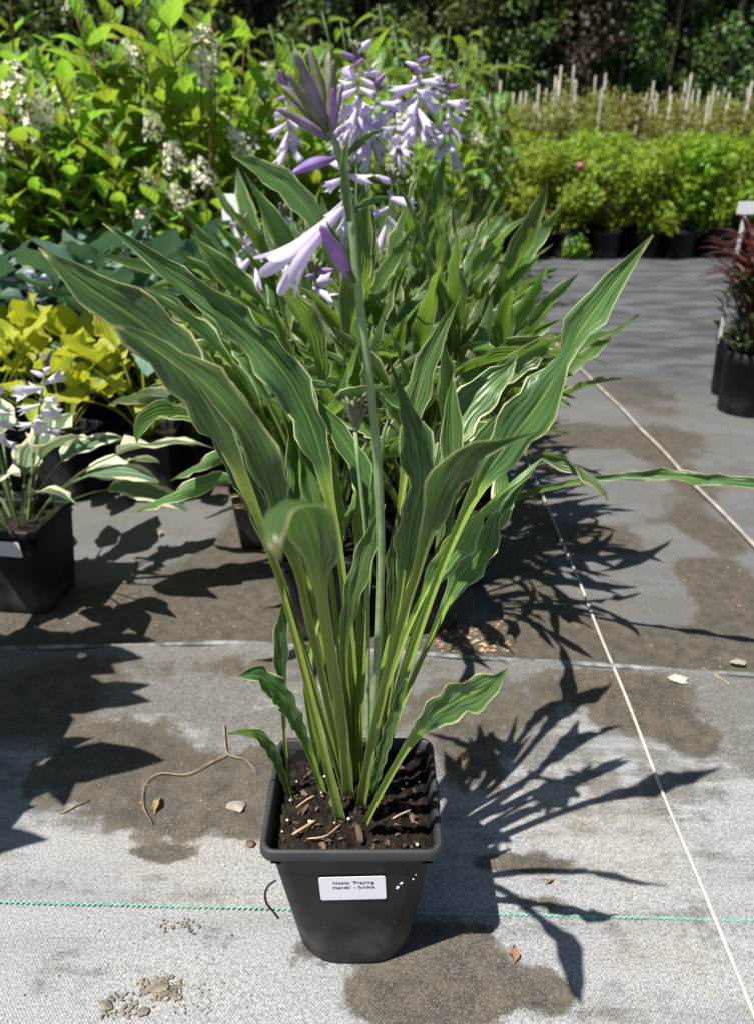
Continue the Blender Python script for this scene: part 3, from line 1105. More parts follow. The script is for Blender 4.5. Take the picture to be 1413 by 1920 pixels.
# right side leaves
L([(690, 1500, .0, 28, 0), (742, 1320, .0, 28, 0), (800, 1140, .0, 28, 0), (850, 1010, .0, 30, 0), (893, 915, .0, 46, 10), (940, 845, .0, 88, 10), (985, 785, .0, 112, -5), (1022, 735, .0, 112, -15), (1050, 690, .0, 96, -62), (1074, 645, .0, 92, -68), (1096, 605, .0, 88, -25), (1125, 565, .0, 78, -12), (1165, 512, .0, 52, -5), (1200, 468, .0, 26, 0), (1224, 440, .0, 4, 0)], fold=.25, ruf=.05, rufk=6, ph=.2, pleat=.016)
L([(676, 1510, -.03, 32, 0), (706, 1350, -.05, 30, 0), (742, 1200, -.07, 30, 0), (778, 1080, -.09, 32, 0), (803, 990, -.1, 46, 5), (826, 925, -.11, 84, 15), (850, 872, -.12, 104, 30), (890, 838, -.13, 70, 42), (945, 826, -.135, 32, 30), (1003, 812, -.139, 4, 0)], fold=.35, ruf=.045, rufk=4, ph=1.4, pleat=.014)
L([(690, 1490, .03, 24, 0), (740, 1250, .06, 22, 0), (778, 1060, .09, 24, 0), (806, 930, .12, 30, 0), (838, 840, .15, 62, -5), (872, 775, .17, 88, -10), (915, 725, .18, 80, -10), (950, 695, .19, 40, 0), (970, 664, .196, 4, 0)], fold=.25, ruf=.04, rufk=5, ph=.8, pleat=.02)
L([(692, 1480, .03, 20, 0), (716, 1250, .06, 20, 0), (738, 1050, .09, 22, 0), (756, 900, .12, 24, 0), (768, 800, .14, 50, 0), (786, 725, .15, 62, -5), (808, 660, .155, 48, -10), (838, 600, .16, 28, 0), (862, 552, .16, 4, 0)], fold=.25, ruf=.03, rufk=5, pleat=.02)
L([(690, 1490, .01, 22, 0), (722, 1280, .01, 22, 0), (750, 1110, .01, 28, 0), (765, 1010, .005, 76, 10), (778, 950, .0, 84, 25), (785, 905, .0, 84, 30), (782, 850, .0, 88, 0), (766, 795, .0, 66, 30), (748, 735, .0, 30, 30), (730, 678, .0, 4, 20)], fold=.45, ruf=.08, rufk=5, ph=2.4, pleat=.016)
L([(692, 1510, .03, 20, 0), (750, 1330, .04, 20, 0), (806, 1200, .05, 20, 0), (842, 1120, .055, 36, 0), (872, 1070, .06, 74, 10), (908, 1015, .06, 66, 15), (926, 965, .06, 40, 30), (950, 930, .065, 46, 5), (980, 898, .07, 26, 0), (1008, 868, .07, 4, 0)], fold=.4, ruf=.06, rufk=5, ph=.9, pleat=.016)
L([(668, 1490, .02, 20, 0), (652, 1330, .02, 20, 0), (645, 1220, .015, 24, 0), (655, 1140, .01, 40, 0), (680, 1055, .01, 54, -5), (704, 985, .01, 32, 0), (722, 945, .015, 4, 0)], fold=.3, ruf=.03, rufk=4, pleat=.02)
L([(692, 1470, .03, 18, 0), (728, 1250, .04, 16, 0), (733, 1120, .04, 24, 0), (737, 1045, .04, 36, 0), (742, 975, .04, 4, 0)], fold=.35, ruf=.03, rufk=4)
L([(690, 1490, .04, 20, 0), (760, 1240, .06, 20, 0), (812, 1080, .07, 24, 0), (838, 960, .09, 40, 0), (848, 860, .1, 60, 0), (846, 770, .11, 44, 0), (850, 700, .12, 4, 0)], fold=.35, ruf=.04, rufk=4, pleat=.02)
L([(664, 1480, .03, 20, 0), (610, 1250, .05, 20, 0), (575, 1080, .06, 24, 0), (560, 960, .07, 50, 10), (560, 870, .08, 70, 20), (545, 800, .085, 40, 20), (520, 740, .09, 4, 0)], fold=.4, ruf=.05, rufk=4)
L([(652, 1490, .0, 22, 0), (610, 1300, .01, 22, 0), (572, 1140, .02, 22, 0), (540, 1000, .03, 24, 0), (510, 900, .03, 60, 15), (480, 830, .03, 60, 20), (440, 760, .03, 40, 20), (400, 690, .035, 30, 0), (345, 612, .04, 4, 0)], fold=.4, ruf=.05, rufk=5, ph=1.5)
L([(672, 1480, .03, 20, 0), (680, 1240, .05, 20, 0), (690, 1080, .06, 24, 0), (690, 960, .07, 46, 5), (675, 880, .08, 56, 10), (630, 805, .09, 46, 10), (575, 730, .1, 4, 0)], fold=.35, ruf=.04, rufk=5, pleat=.02)
# low young leaves
L([(607, 1490, -.0, 20, 0), (578, 1405, -.0, 24, 0), (548, 1338, -.005, 42, 0), (514, 1290, -.01, 56, 15), (480, 1266, -.015, 46, 20), (446, 1270, -.02, 8, 0)], fold=.3, ruf=.08, rufk=4, ph=.5)
L([(546, 1505, -.0, 13, 0), (528, 1450, -.005, 20, 0), (505, 1402, -.01, 32, 5), (474, 1376, -.015, 30, 25), (424, 1377, -.02, 4, 10)], fold=.4, ruf=.02, rufk=3)
L([(547, 1507, .0, 12, 0), (535, 1400, .0, 11, 0), (529, 1290, .0, 20, 0), (526, 1215, .0, 40, 0), (528, 1165, .0, 30, 10), (532, 1125, .0, 4, 0)], fold=.3, ruf=.05, rufk=3)
L([(684, 1545, -.045, 22, 0), (722, 1470, -.06, 24, 0), (770, 1390, -.08, 30, 0), (815, 1340, -.095, 62, 10), (865, 1308, -.108, 88, 15), (908, 1288, -.118, 76, 15), (936, 1268, -.122, 34, 10), (953, 1252, -.124, 4, 0)], fold=.3, ruf=.06, rufk=4, ph=2.6)
L([(696, 1490, -.02, 24, 0), (720, 1400, -.02, 32, 0), (742, 1330, -.02, 30, 0), (762, 1272, -.02, 14, 0)], fold=.5, ruf=.02, rufk=3, petfold=.7)
# sheathing stalks without much blade seen
L([(640, 1545, -.03, 30, 0), (600, 1380, -.02, 26, 0), (560, 1220, -.01, 24, 0), (515, 1060, .0, 24, 0), (470, 930, .01, 60, 20), (430, 850, .015, 70, 25), (390, 770, .02, 40, 10), (370, 690, .02, 4, 0)], fold=.45, ruf=.06, rufk=5)
L([(612, 1495, .02, 22, 0), (575, 1290, .03, 22, 0), (600, 1130, .05, 20, 0), (598, 1000, .06, 40, 0), (580, 900, .07, 50, 10), (560, 800, .08, 4, 0)], fold=.4, ruf=.05, rufk=4)
for k in range(7):
    az = R(35 + k * 18 + rnd.uniform(-8, 8))
    me = arc_leaf(rnd.uniform(.2, .27), rnd.uniform(.12, .16), rnd.uniform(.024, .032), rnd.uniform(2, 10), rnd.uniform(20, 60), 0, M['hosta'], n=34, nv=13, fold=rnd.uniform(.4, .8), ruf=rnd.uniform(.1, .18), rufk=rnd.uniform(4, 6),
                  twist=rnd.uniform(-160, 160), roll=rnd.uniform(-40, 40), ph=rnd.uniform(0, 6), bend=rnd.uniform(-40, 40), pleat=.02, petw=.26, npl=7, droop=rnd.uniform(1.2, 2.4))
    P('leaf', me, hosta, mat4=Matrix.Translation((.012 * math.cos(az) + .004, .012 * math.sin(az) + .012, SOILZ)) @ Matrix.Rotation(az, 4, 'Z'))
for ctrl, kw in LEAVES:
    P('leaf', posed_leaf(ctrl, POTC, M['hosta'], **kw), hosta)

# flower stem of the front hosta
rows = [(*at(px, py, Y)[0], r * at(px, py, Y)[1] / FPX) for px, py, Y, r in
        ((690, 1480, .01, 6.5), (705, 1280, .0, 6.5), (712, 1130, -.005, 7), (714, 1000, -.01, 7.4), (704, 820, -.02, 8), (683, 630, -.028, 8.2), (668, 520, -.03, 8), (658, 400, -.03, 7.6), (640, 300, -.03, 7), (622, 255, -.03, 6), (610, 225, -.03, 3.5))]
cs = smoothcurve(rows, 40)
mb = MB()
mb.tube(cs[:, :3] - np.array(POTC), list(cs[:, 3]), 12)
stem = P('flower_stem', mb.mesh('flower_stem', M['scape']), hosta)


def posed_flower(name, p0, p1, Y0, Y1, me, length, scale_r=1.0):
    a, _ = at(*p0, Y0)
    b, _ = at(*p1, Y1)
    v = b - a
    k = np.linalg.norm(v) / length
    m4 = Matrix.Translation(rel(a)) @ aim(v) @ Matrix.Diagonal((k, k * scale_r, k * scale_r, 1))
    return P(name, me, stem, mat4=m4)


big_open = trumpet_mesh('flower', .06, .0024, .0052, .0155, M['lilac'], seg=60, rows=22, split=.46, flare=.1)
big_bud = bud_mesh('bud', .05, .0054, M['violet'], 16, 16, .8, .3)
violet_grey = bud_mesh('bud', .05, .0048, M['budviolet'], 14, 14, .6, .45)
grey_bud = bud_mesh('bud', .05, .0050, M['budgreen'], 14, 14, .6, .5)
posed_flower('flower', (640, 392), (520, 515), -.03, -.06, big_open, .056, 1.0)
posed_flower('bud', (656, 522), (608, 410), -.03, -.05, big_bud, .05, 1.0)
posed_flower('bud', (628, 297), (545, 311), -.03, -.045, big_bud, .05, 1.05)
for (a, b, y) in (((618, 262), (522, 190), -.045), ((612, 250), (545, 125), -.04), ((610, 235), (560, 88), -.045), ((612, 230), (590, 82), -.03), ((616, 235), (615, 90), -.025), ((620, 245), (622, 110), -.035), ((612, 250), (535, 150), -.03), ((622, 250), (636, 150), -.025)):
    posed_flower('bud', a, b, -.03, y, violet_grey if a[0] % 4 == 2 else grey_bud, .05, .85)
posed_flower('bud', (625, 240), (624, 160), -.03, -.04, big_bud, .05, .95)
# bracts on the stem
for ctrl, kw in (([(662, 545, -.03, 14, 0), (632, 470, -.03, 30, 10), (590, 410, -.03, 52, 10), (540, 350, -.03, 62, 5), (485, 312, -.03, 44, 0), (435, 291, -.03, 5, 0)], dict(fold=.3, ruf=.03)),
                 ([(655, 415, -.034, 16, 0), (648, 360, -.037, 24, 0), (645, 310, -.04, 20, 0), (655, 245, -.04, 3, 0)], dict(fold=.4, ruf=.0)),
                 ([(656, 402, -.028, 10, 0), (690, 378, -.026, 20, 20), (735, 368, -.02, 3, 0)], dict(fold=.4, ruf=.0)),
                 ([(664, 530, -.033, 12, 0), (640, 470, -.04, 24, 0), (612, 415, -.045, 3, 0)], dict(fold=.5, ruf=.0)),
                 ([(640, 300, -.028, 10, 0), (680, 262, -.025, 22, 10), (722, 240, -.02, 3, 0)], dict(fold=.4, ruf=.0))):
    P('bract', posed_leaf(ctrl, POTC, M['hosta'], 'bract', n=20, nv=9, **kw), stem)
# young flower head low in the leaves
rows = [(*at(px, py, .02)[0],) for px, py in ((690, 1480), (690, 1300), (688, 1050), (675, 900), (666, 810))]
mb = MB()
mb.tube(smoothcurve(rows, 14) - np.array(POTC), .0016, 8)
st2 = P('flower_stem', mb.mesh('flower_stem', M['scape']), hosta)
hd = rel(rows[-1])
for k in range(9):
    az = k * 2.4
    P('bud', grey_bud, st2, mat4=Matrix.Translation(hd + np.array([0, 0, .004 * (k % 3)])) @ aim((math.cos(az) * .28, math.sin(az) * .28, 1)) @ Matrix.Scale(.46, 4))

# ------------------------------------------------------------------ row of hostas behind
HB = []
for i in range(28):
    HB.append(arc_leaf(rnd.uniform(.20, .29), rnd.uniform(.14, .20), rnd.uniform(.026, .042), rnd.uniform(0, 12), rnd.uniform(25, 75) if i % 4 else rnd.uniform(85, 130), 0, M['hosta_back'], n=22, nv=9,
                       fold=rnd.uniform(.25, .8), ruf=rnd.uniform(.09, .2), rufk=rnd.uniform(2.5, 4.5), twist=rnd.uniform(-240, 240), roll=rnd.uniform(-70, 70), ph=rnd.uniform(0, 6), bend=rnd.uniform(-80, 80), pleat=.014, petw=.2, npl=5, droop=rnd.uniform(1.3, 3.0)))
POT_S = square_pot_mesh(.138, .138, .150, .10, .10, .125, M['pot2'], 5)
SOIL_S = soil_mesh(.122, .122, .127, 12, .003, .004)


def row_hosta(seed, nleaf, flowers):
    r = random.Random(seed)
    t = T('row_hosta', 'x', 'potted plant')
    P('pot', POT_S, t)
    P('soil', SOIL_S, t)
    for k in range(nleaf):
        az = k * 2.4 + r.uniform(-.4, .4)
        q = r.uniform(.0, .022)
        tilt = r.uniform(-.04, .26)
        m4 = Matrix.Translation((math.cos(az) * q, math.sin(az) * q, .125)) @ Matrix.Rotation(az, 4, 'Z') @ Matrix.Rotation(tilt, 4, 'Y') @ Matrix.Scale(r.uniform(.7, 1.18), 4)
        P('leaf', r.choice(HB), t, mat4=m4)
    for k in range(flowers):
        a = r.uniform(0, 6)
        scape(t, (0.01 * math.cos(a), .01 * math.sin(a), .105), (r.uniform(-.09, .09), r.uniform(-.09, .09), r.uniform(.66, .80)), (r.uniform(-.02, .02), r.uniform(-.02, .02), .02), 20, r, FL_OPEN, [BUD_V, BUD_L], start=.74, droop=(.3, -1.3), fscale=1.12)
    return reg(t)


protos = [row_hosta(1, 44, 0), row_hosta(2, 42, 0), row_hosta(3, 44, 0), row_hosta(4, 30, 0), row_hosta(5, 30, 0)]
used = set()
rows_h = []
yy = .515
xr = [(-.065, .085), (-.11, .02, .15), (-.13, .0, .12), (-.14, -.01, .105), (-.15, -.02, .1, .2), (-.16, -.03, .08, .19), (-.17, -.04, .07, .18), (-.18, -.05, .07, .19),
      (-.18, -.05, .08, .21), (-.18, -.04, .09, .23), (-.17, -.03, .11, .25), (-.17, -.02, .13, .27)]
ordn = ['first', 'second', 'third', 'fourth', 'fifth', 'sixth']
rowname = [q + ' row behind the front pot' for q in ('first', 'second', 'third', 'fourth', 'fifth', 'sixth', 'seventh', 'eighth', 'ninth', 'tenth', 'eleventh', 'last')]
for j, xs in enumerate(xr):
    y = .515 + j * .152
    for i, x in enumerate(xs):
        if j < 2:
            pi = (0, 1, 0, 1, 0)[(i + j) % 5]
        elif 2 <= j <= 9 and x < .22:
            pi = rnd.choice([2, 3, 4, 0, 1, 0, 1, 2])
        else:
            pi = rnd.choice([0, 1, 1, 2])
        lab = '%s hosta, %s from left in the %s' % ('narrow-leaved', ordn[i], rowname[j])
        loc = (x + rnd.uniform(-.012, .012), y + rnd.uniform(-.012, .012), .001)
        rz = rnd.uniform(-.25, .25) + math.pi / 2 * rnd.randint(0, 3)
        if pi not in used:
            used.add(pi)
            o = protos[pi]
            o.location = loc
            o.rotation_euler = (0, 0, rz)
            tag(o, lab, None, 'narrow-leaved hostas in rows')
        else:
            o = dup(protos[pi], loc, rz, lab, 'narrow-leaved hostas in rows', rnd.uniform(.92, 1.08) if j < 6 else rnd.uniform(.84, .96))
        rows_h.append(o)
rf = random.Random(77)
for px, py, Y, nf in ((668, 95, .95, 30), (705, 150, 1.0, 26), (785, 105, 1.12, 30), (835, 150, 1.15, 22), (535, 150, 1.15, 20), (640, 170, 1.2, 22), (640, 290, .78, 14), (735, 330, .80, 10), (590, 500, .60, 12), (455, 420, .95, 12), (740, 200, 1.4, 20), (530, 400, .9, 12), (850, 520, .85, 5)):
    tp, _ = at(px, py, Y)
    cand = [o for o in rows_h if o.get('nsc', 0) < 2]
    o = min(cand, key=lambda q: (q.location.x - tp[0]) ** 2 + (q.location.y - Y) ** 2)
    o['nsc'] = o.get('nsc', 0) + 1
    if 'lilac' not in o['label']:
        o['label'] = 'lilac-flowering ' + o['label']
    mi = Matrix.LocRotScale(o.location, o.rotation_euler, o.scale).inverted()
    lp = np.array(mi @ Vector(tp))
    scape(o, (.01, .0, .125), lp, (lp[0] * -.12, lp[1] * -.12, .03), int(nf * .72), rf, FL_OPEN, [BUD_V, BUD_L], start=.83, droop=(.6, -1.6), fscale=1.12)
for o in rows_h:
    if 'nsc' in o:
        del o['nsc']

# long arching leaf of the second-row plant reaching out to the right, and withered leaves on the left
right2 = T('reaching_hosta', 'hosta behind the front pot whose long arching leaf reaches to the right edge', 'potted plant', (.165, .68, .001), group='narrow-leaved hostas in rows')
P('pot', POT_S, right2)
P('soil', SOIL_S, right2)
RO = (.165, .68, .001)
P('leaf', posed_leaf([(780, 1050, .58, 16, 0), (850, 985, .54, 17, 0), (920, 952, .50, 17, 0), (1000, 922, .46, 18, 0), (1080, 903, .43, 18, 0), (1160, 894, .41, 20, 0), (1210, 890, .4, 32, 20), (1262, 892, .39, 36, -35), (1315, 898, .38, 36, 10), (1370, 903, .37, 34, -30), (1420, 908, .36, 26, 0), (1470, 916, .35, 4, 0)], RO, M['hosta'], fold=.5, ruf=.08, rufk=7), right2)
for k in range(14):
    az = k * 2.4
    P('leaf', rnd.choice(HB), right2, mat4=Matrix.Translation((0, 0, .125)) @ Matrix.Rotation(az, 4, 'Z') @ Matrix.Rotation(rnd.uniform(-.05, .25), 4, 'Y') @ Matrix.Scale(rnd.uniform(.75, 1.0), 4))
left2 = T('shabby_hosta', 'hosta with pale withered leaves hanging out on its left side', 'potted plant', (-.19, .80, .001), group='narrow-leaved hostas in rows')
P('pot', POT_S, left2)
P('soil', SOIL_S, left2)
LO = (-.19, .80, .001)
for ctrl in ([(460, 960, .76, 8, 0), (445, 905, .68, 14, 10), (400, 905, .66, 22, 30), (330, 932, .64, 5, 0)], [(470, 970, .68, 6, 0), (450, 930, .66, 10, 0), (418, 938, .64, 5, 0)], [(480, 975, .69, 8, 0), (450, 950, .66, 14, 10), (385, 972, .63, 4, 0)]):
    P('leaf', posed_leaf(ctrl, LO, M['strawleaf'], n=18, nv=7, fold=.6, ruf=.12, rufk=3), left2).__setitem__('label', 'withered straw-coloured leaf')
for k in range(16):
    az = k * 2.4
    P('leaf', rnd.choice(HB), left2, mat4=Matrix.Translation((0, 0, .125)) @ Matrix.Rotation(az, 4, 'Z') @ Matrix.Rotation(rnd.uniform(-.05, .2), 4, 'Y') @ Matrix.Scale(rnd.uniform(.75, 1.0), 4))

# ------------------------------------------------------------------ broad-leaved hostas on the left
def broad_set(mat, n, W, Lb, Lp, a1, seed, ruf=.07, fold=(.1, .35)):
    r = random.Random(seed)
    return [arc_leaf(Lp * r.uniform(.7, 1.2), Lb * r.uniform(.85, 1.15), W * r.uniform(.85, 1.15), r.uniform(5, 25), r.uniform(*a1), 0, mat, n=18, nv=11, shape='ovate', fold=r.uniform(*fold), ruf=ruf * r.uniform(.6, 1.3),
                     rufk=r.uniform(2, 4), twist=r.uniform(-35, 35), roll=r.uniform(-20, 20), ph=r.uniform(0, 6), bend=r.uniform(-25, 25), pleat=.012, petw=.11, npl=7, droop=1.3) for _ in range(n)]


LY = broad_set(M['yellow'], 9, .078, .12, .225, (20, 105), 21, .13)
LB = broad_set(M['blue'], 9, .095, .125, .29, (40, 115), 22, .08)
LW = broad_set(M['white_edge'], 9, .058, .12, .165, (20, 120), 23, .12)


def broad_hosta(name, leaves, n, seed, pot, flowers=0, tilt=(0, .5), sc=(.75, 1.1), opens=FL_WHITE, ftop=(.3, .36), nfl=9):
    r = random.Random(seed)
    t = T(name, 'x', 'potted plant')
    P('pot', pot, t)
    P('soil', SOIL_S if pot is POT_S else SOIL_M, t)
    z0 = .104 if pot is POT_S else .132
    for k in range(n):
        az = k * 2.4 + r.uniform(-.4, .4)
        m4 = Matrix.Translation((math.cos(az) * .012, math.sin(az) * .012, z0)) @ Matrix.Rotation(az, 4, 'Z') @ Matrix.Rotation(r.uniform(*tilt), 4, 'Y') @ Matrix.Scale(r.uniform(*sc), 4)
        P('leaf', r.choice(leaves), t, mat4=m4)
    for k in range(flowers):
        a = k * 2.2 + r.random()
        d = r.uniform(.03, .09)
        scape(t, (.01 * math.cos(a), .01 * math.sin(a), z0), (d * math.cos(a), d * math.sin(a), r.uniform(*ftop)), (0, 0, .01), nfl, r, opens, [BUD_L], .0026, .62, 3, 'greenstem', (.5, -.5), 1.0)
    return reg(t)


POT_M = square_pot_mesh(.135, .135, .150, .105, .105, .13, M['pot2'], 5)
SOIL_M = soil_mesh(.121, .121, .133, 14, .003, .004)

wv = broad_hosta('variegated_hosta', LW, 22, 31, POT_S, 3, ftop=(.33, .39), nfl=12)
wv.location = (-.566, .585, .001)
wv.rotation_euler = (0, 0, R(-6))
wv.scale = (1.08,) * 3
tag(wv, 'white-edged broad hosta with white flowers in a labelled pot at the left edge', None, 'broad-leaved hostas')
# its label
mb = MB()
mb.loft([rrect(.062, .026, .002, 0, 3), rrect(.062, .026, .002, .0005, 3)], cap0=True, cap1=True)
st = P('label_sticker', mb.mesh('label_sticker', M['sticker'], False), wv)
st.matrix_local = Matrix.Translation((.012, -.0668, .122)) @ Matrix.Rotation(R(2), 4, 'Y') @ Matrix.Rotation(R(97), 4, 'X')

yel = broad_hosta('yellow_hosta', LY, 19, 41, POT_M, 0, tilt=(-.05, .22), sc=(.7, 1.05))
YS = [(-.475, 1.02, 0, 'yellow-leaved hosta in the pot nearest the bare ground'), (-.66, 1.03, 1.2, 'yellow-leaved hosta behind the white-flowered one'), (-.84, 1.05, 2.2, 'yellow-leaved hosta at the left edge of the picture'),
      (-.52, 1.2, .7, 'yellow-leaved hosta in front of the blue ones, on the right'), (-.72, 1.22, 2.9, 'yellow-leaved hosta in the back row, farther left'), (-.93, 1.24, 1.9, 'yellow-leaved hosta in the back row, at the left edge')]
for i, (x, y, rz, lab) in enumerate(YS):
    if i == 0:
        yel.location = (x, y, .001)
        tag(yel, lab, None, 'broad-leaved hostas')
    else:
        dup(yel, (x, y, .001), rz, lab, 'broad-leaved hostas', .95 + .1 * hsh(i, 2))
# a green hosta sharing the space beside the yellow ones
g1_ = dup(protos[0], (-.40, 1.12, .001), 1.0, 'small green hosta leaning out beside the yellow-leaved pot', 'narrow-leaved hostas in rows', .6)
blu = broad_hosta('blue_hosta', LB, 24, 51, POT_M, 0, tilt=(0, .4))
blu2 = broad_hosta('blue_hosta', LB, 22, 52, POT_M, 2, tilt=(0, .4), ftop=(.44, .52), opens=FL_OPEN, nfl=8)
usedb = set()
for j in range(3):
    for i in range(6):
        x = -1.24 + i * .175 + (j % 2) * .06 - j * .06
        y = 1.42 + j * .19
        if x > -.32:
            continue
        src = blu2 if (i * 3 + j * 2) % 5 == 1 else blu
        lab = 'blue-green broad hosta%s, %s from the left in the %s blue row' % (' in flower' if src is blu2 else '', ordn[i], ('front', 'second', 'third', 'rear')[j])
        loc = (x + rnd.uniform(-.02, .02), y + rnd.uniform(-.02, .02), .001)
        if src not in usedb:
            usedb.add(src)
            src.location = loc
            tag(src, lab, None, 'broad-leaved hostas')
        else:
            dup(src, loc, rnd.uniform(0, 6), lab, 'broad-leaved hostas', rnd.uniform(.9, 1.1))

# ------------------------------------------------------------------ panicle hydrangeas
LH = [arc_leaf(.02, rnd.uniform(.11, .15), rnd.uniform(.056, .076), rnd.uniform(15, 40), rnd.uniform(45, 100), 0, M['hydr'], n=11, nv=7, shape='ovate', fold=rnd.uniform(.2, .55), ruf=.03, rufk=3, ph=rnd.uniform(0, 6),
               twist=rnd.uniform(-25, 25), petw=.1, droop=1.2) for _ in range(8)]


def panicle_mesh(seed, n=150, L_=.105, r0=.06):
    r = random.Random(seed)
    V, F = [], []
    for k in range(n):
        q = r.random() ** .8
        rad = r0 * (1 - q * .6) * math.sqrt(r.uniform(.3, 1))
        az = r.uniform(0, 6.283)
        c = np.array([rad * math.cos(az), rad * math.sin(az), L_ * q])
        nrm = norm(np.array([math.cos(az), math.sin(az), r.uniform(-.2, .8)]))
        a = norm(np.cross(nrm, [0.1, .2, 1]))
        b = np.cross(nrm, a)
        s = r.choice([.004, .005, .006, .012])
        base = len(V)
        V.append(c)
        for m in range(8):
            ph = m * math.pi / 4 + r.random() * .2
            q2 = s if m % 2 == 0 else s * .45
            V.append(c + (a * math.cos(ph) + b * math.sin(ph)) * q2 + nrm * q2 * .25)
        for m in range(8):
            F.append((base, base + 1 + m, base + 1 + (m + 1) % 8))
    return mesh('flower_panicle', V, np.array(F), M['cream'], True)


PAN = [panicle_mesh(s) for s in (1, 2, 3)]
POT_R = round_pot_mesh(.13, .22, .105, .2, M['pot2'])
SOIL_R = MB()
SOIL_R.loft([[(q * math.cos(k * math.pi / 10), q * math.sin(k * math.pi / 10), .2 + .004 * math.sin(k * 3 + q * 90)) for k in range(20)] for q in (.12, .08, .04, .01)], cap1=True)
SOIL_R = SOIL_R.mesh('soil', M['soil'])


def shrub(name, seed, nst, height, spread, leaves, stemmat, nodes, z_first, pan=0, lsc=(.8, 1.15), droop=0.0, opp=True, pot=True, maxleaf=290, cat='potted shrub'):
    r = random.Random(seed)
    t = T(name, 'x', cat)
    if pot:
        P('pot', POT_R, t)
        P('soil', SOIL_R, t)
    cnt = 0
    for k in range(nst):
        az = k * 2.4 + r.uniform(-.3, .3)
        d = spread * math.sqrt((k + .6) / nst)
        hgt = height * r.uniform(.68, 1.0)
        b = np.array([.02 * math.cos(az), .02 * math.sin(az), .2 if pot else 0.0])
        top = np.array([d * math.cos(az), d * math.sin(az), hgt])
        mid = b * .45 + top * .55 + np.array([d * .18 * math.cos(az + .6), d * .18 * math.sin(az + .6), .05])
        pts = smoothcurve([b, mid, top], 10)
        mb = MB()
        mb.tube(pts, list(np.linspace(.0042, .0022, 10)), 5)
        P('stem', mb.mesh('stem', stemmat), t)
        a0 = r.uniform(0, 6)
        for i in range(nodes):
            q = z_first + (1 - z_first) * (i + .5) / nodes
            kk = q * 9
            i0 = min(int(kk), 8)
            p = pts[i0] + (pts[i0 + 1] - pts[i0]) * (kk - i0)
            a0 += math.pi / 2 + r.uniform(-.3, .3)
            for s in ((0, math.pi) if opp else (0,)):
                if cnt >= maxleaf:
                    break
                sc = r.uniform(*lsc) * (1.0 if i < nodes - 1 else .8)
                m4 = Matrix.Translation(p) @ Matrix.Rotation(a0 + s, 4, 'Z') @ Matrix.Rotation(r.uniform(-.2, .35) + droop - (.5 if i == nodes - 1 else 0), 4, 'Y') @ Matrix.Scale(sc, 4)
                P('leaf', r.choice(leaves), t, mat4=m4)
                cnt += 1
        if k >= nst - pan:
            P('flower_panicle', r.choice(PAN), t, mat4=Matrix.Translation((pts[-1] - np.array([0, 0, .03])) if k % 2 else pts[6] + np.array([math.cos(az), math.sin(az), .1]) * .12) @ Matrix.Rotation(r.uniform(-.7, .7), 4, 'X') @ Matrix.Rotation(r.uniform(-.7, .7), 4, 'Y') @ Matrix.Scale(r.uniform(.75, 1.15), 4))
    return reg(t)


hy = [shrub('hydrangea', 61, 14, 1.16, .30, LH, M['redstem'], 9, .04, 4), shrub('hydrangea', 62, 14, 1.02, .30, LH, M['redstem'], 9, .04, 3), shrub('hydrangea', 63, 14, 1.22, .28, LH, M['redstem'], 9, .04, 2)]
HS = [(-1.30, 2.12, 0, 'at the left edge of the picture'), (-.95, 2.08, 1, 'beside the one at the left edge, with cream flower heads'), (-.60, 2.14, 2, 'behind the white plant tag'), (-.26, 2.42, 1, 'just left of the lilac flowers'), (.0, 2.66, 1, 'behind the lilac flowers'),
      (-1.15, 2.58, 2, 'second row, at the left edge'), (-.78, 2.6, 0, 'second row, above the middle of the bush'), (-.42, 2.82, 1, 'second row, left of the flower stems'), (.20, 2.8, 1, 'at the right end of the hydrangea bush'), (-1.52, 2.85, 1, 'in the back corner on the left'), (-.06, 3.0, 2, 'second row, behind the lilac flowers')]
uh = set()
for x, y, k, lab in HS:
    lab = 'red-stemmed light green hydrangea shrub ' + lab
    if k not in uh:
        uh.add(k)
        hy[k].location = (x, y, .001)
        tag(hy[k], lab, None, 'panicle hydrangeas')
    else:
        dup(hy[k], (x, y, .001), rnd.uniform(0, 6), lab, 'panicle hydrangeas', rnd.uniform(.92, 1.04) if x < -.1 else .8)

for i, (x, y, k, lab) in enumerate([(-1.12, 1.92, 1, 'low in front, at the left edge'), (-.82, 1.9, 0, 'low in front, behind the blue hostas'), (-.52, 1.93, 1, 'low in front, just left of the white tag'), (-.98, 1.98, 2, 'low in front, between two others')]):
    dup(hy[k], (x, y, .001), 1.0 + i * 1.7, 'red-stemmed light green hydrangea shrub ' + lab, 'panicle hydrangeas', .66 + .05 * (i % 2))

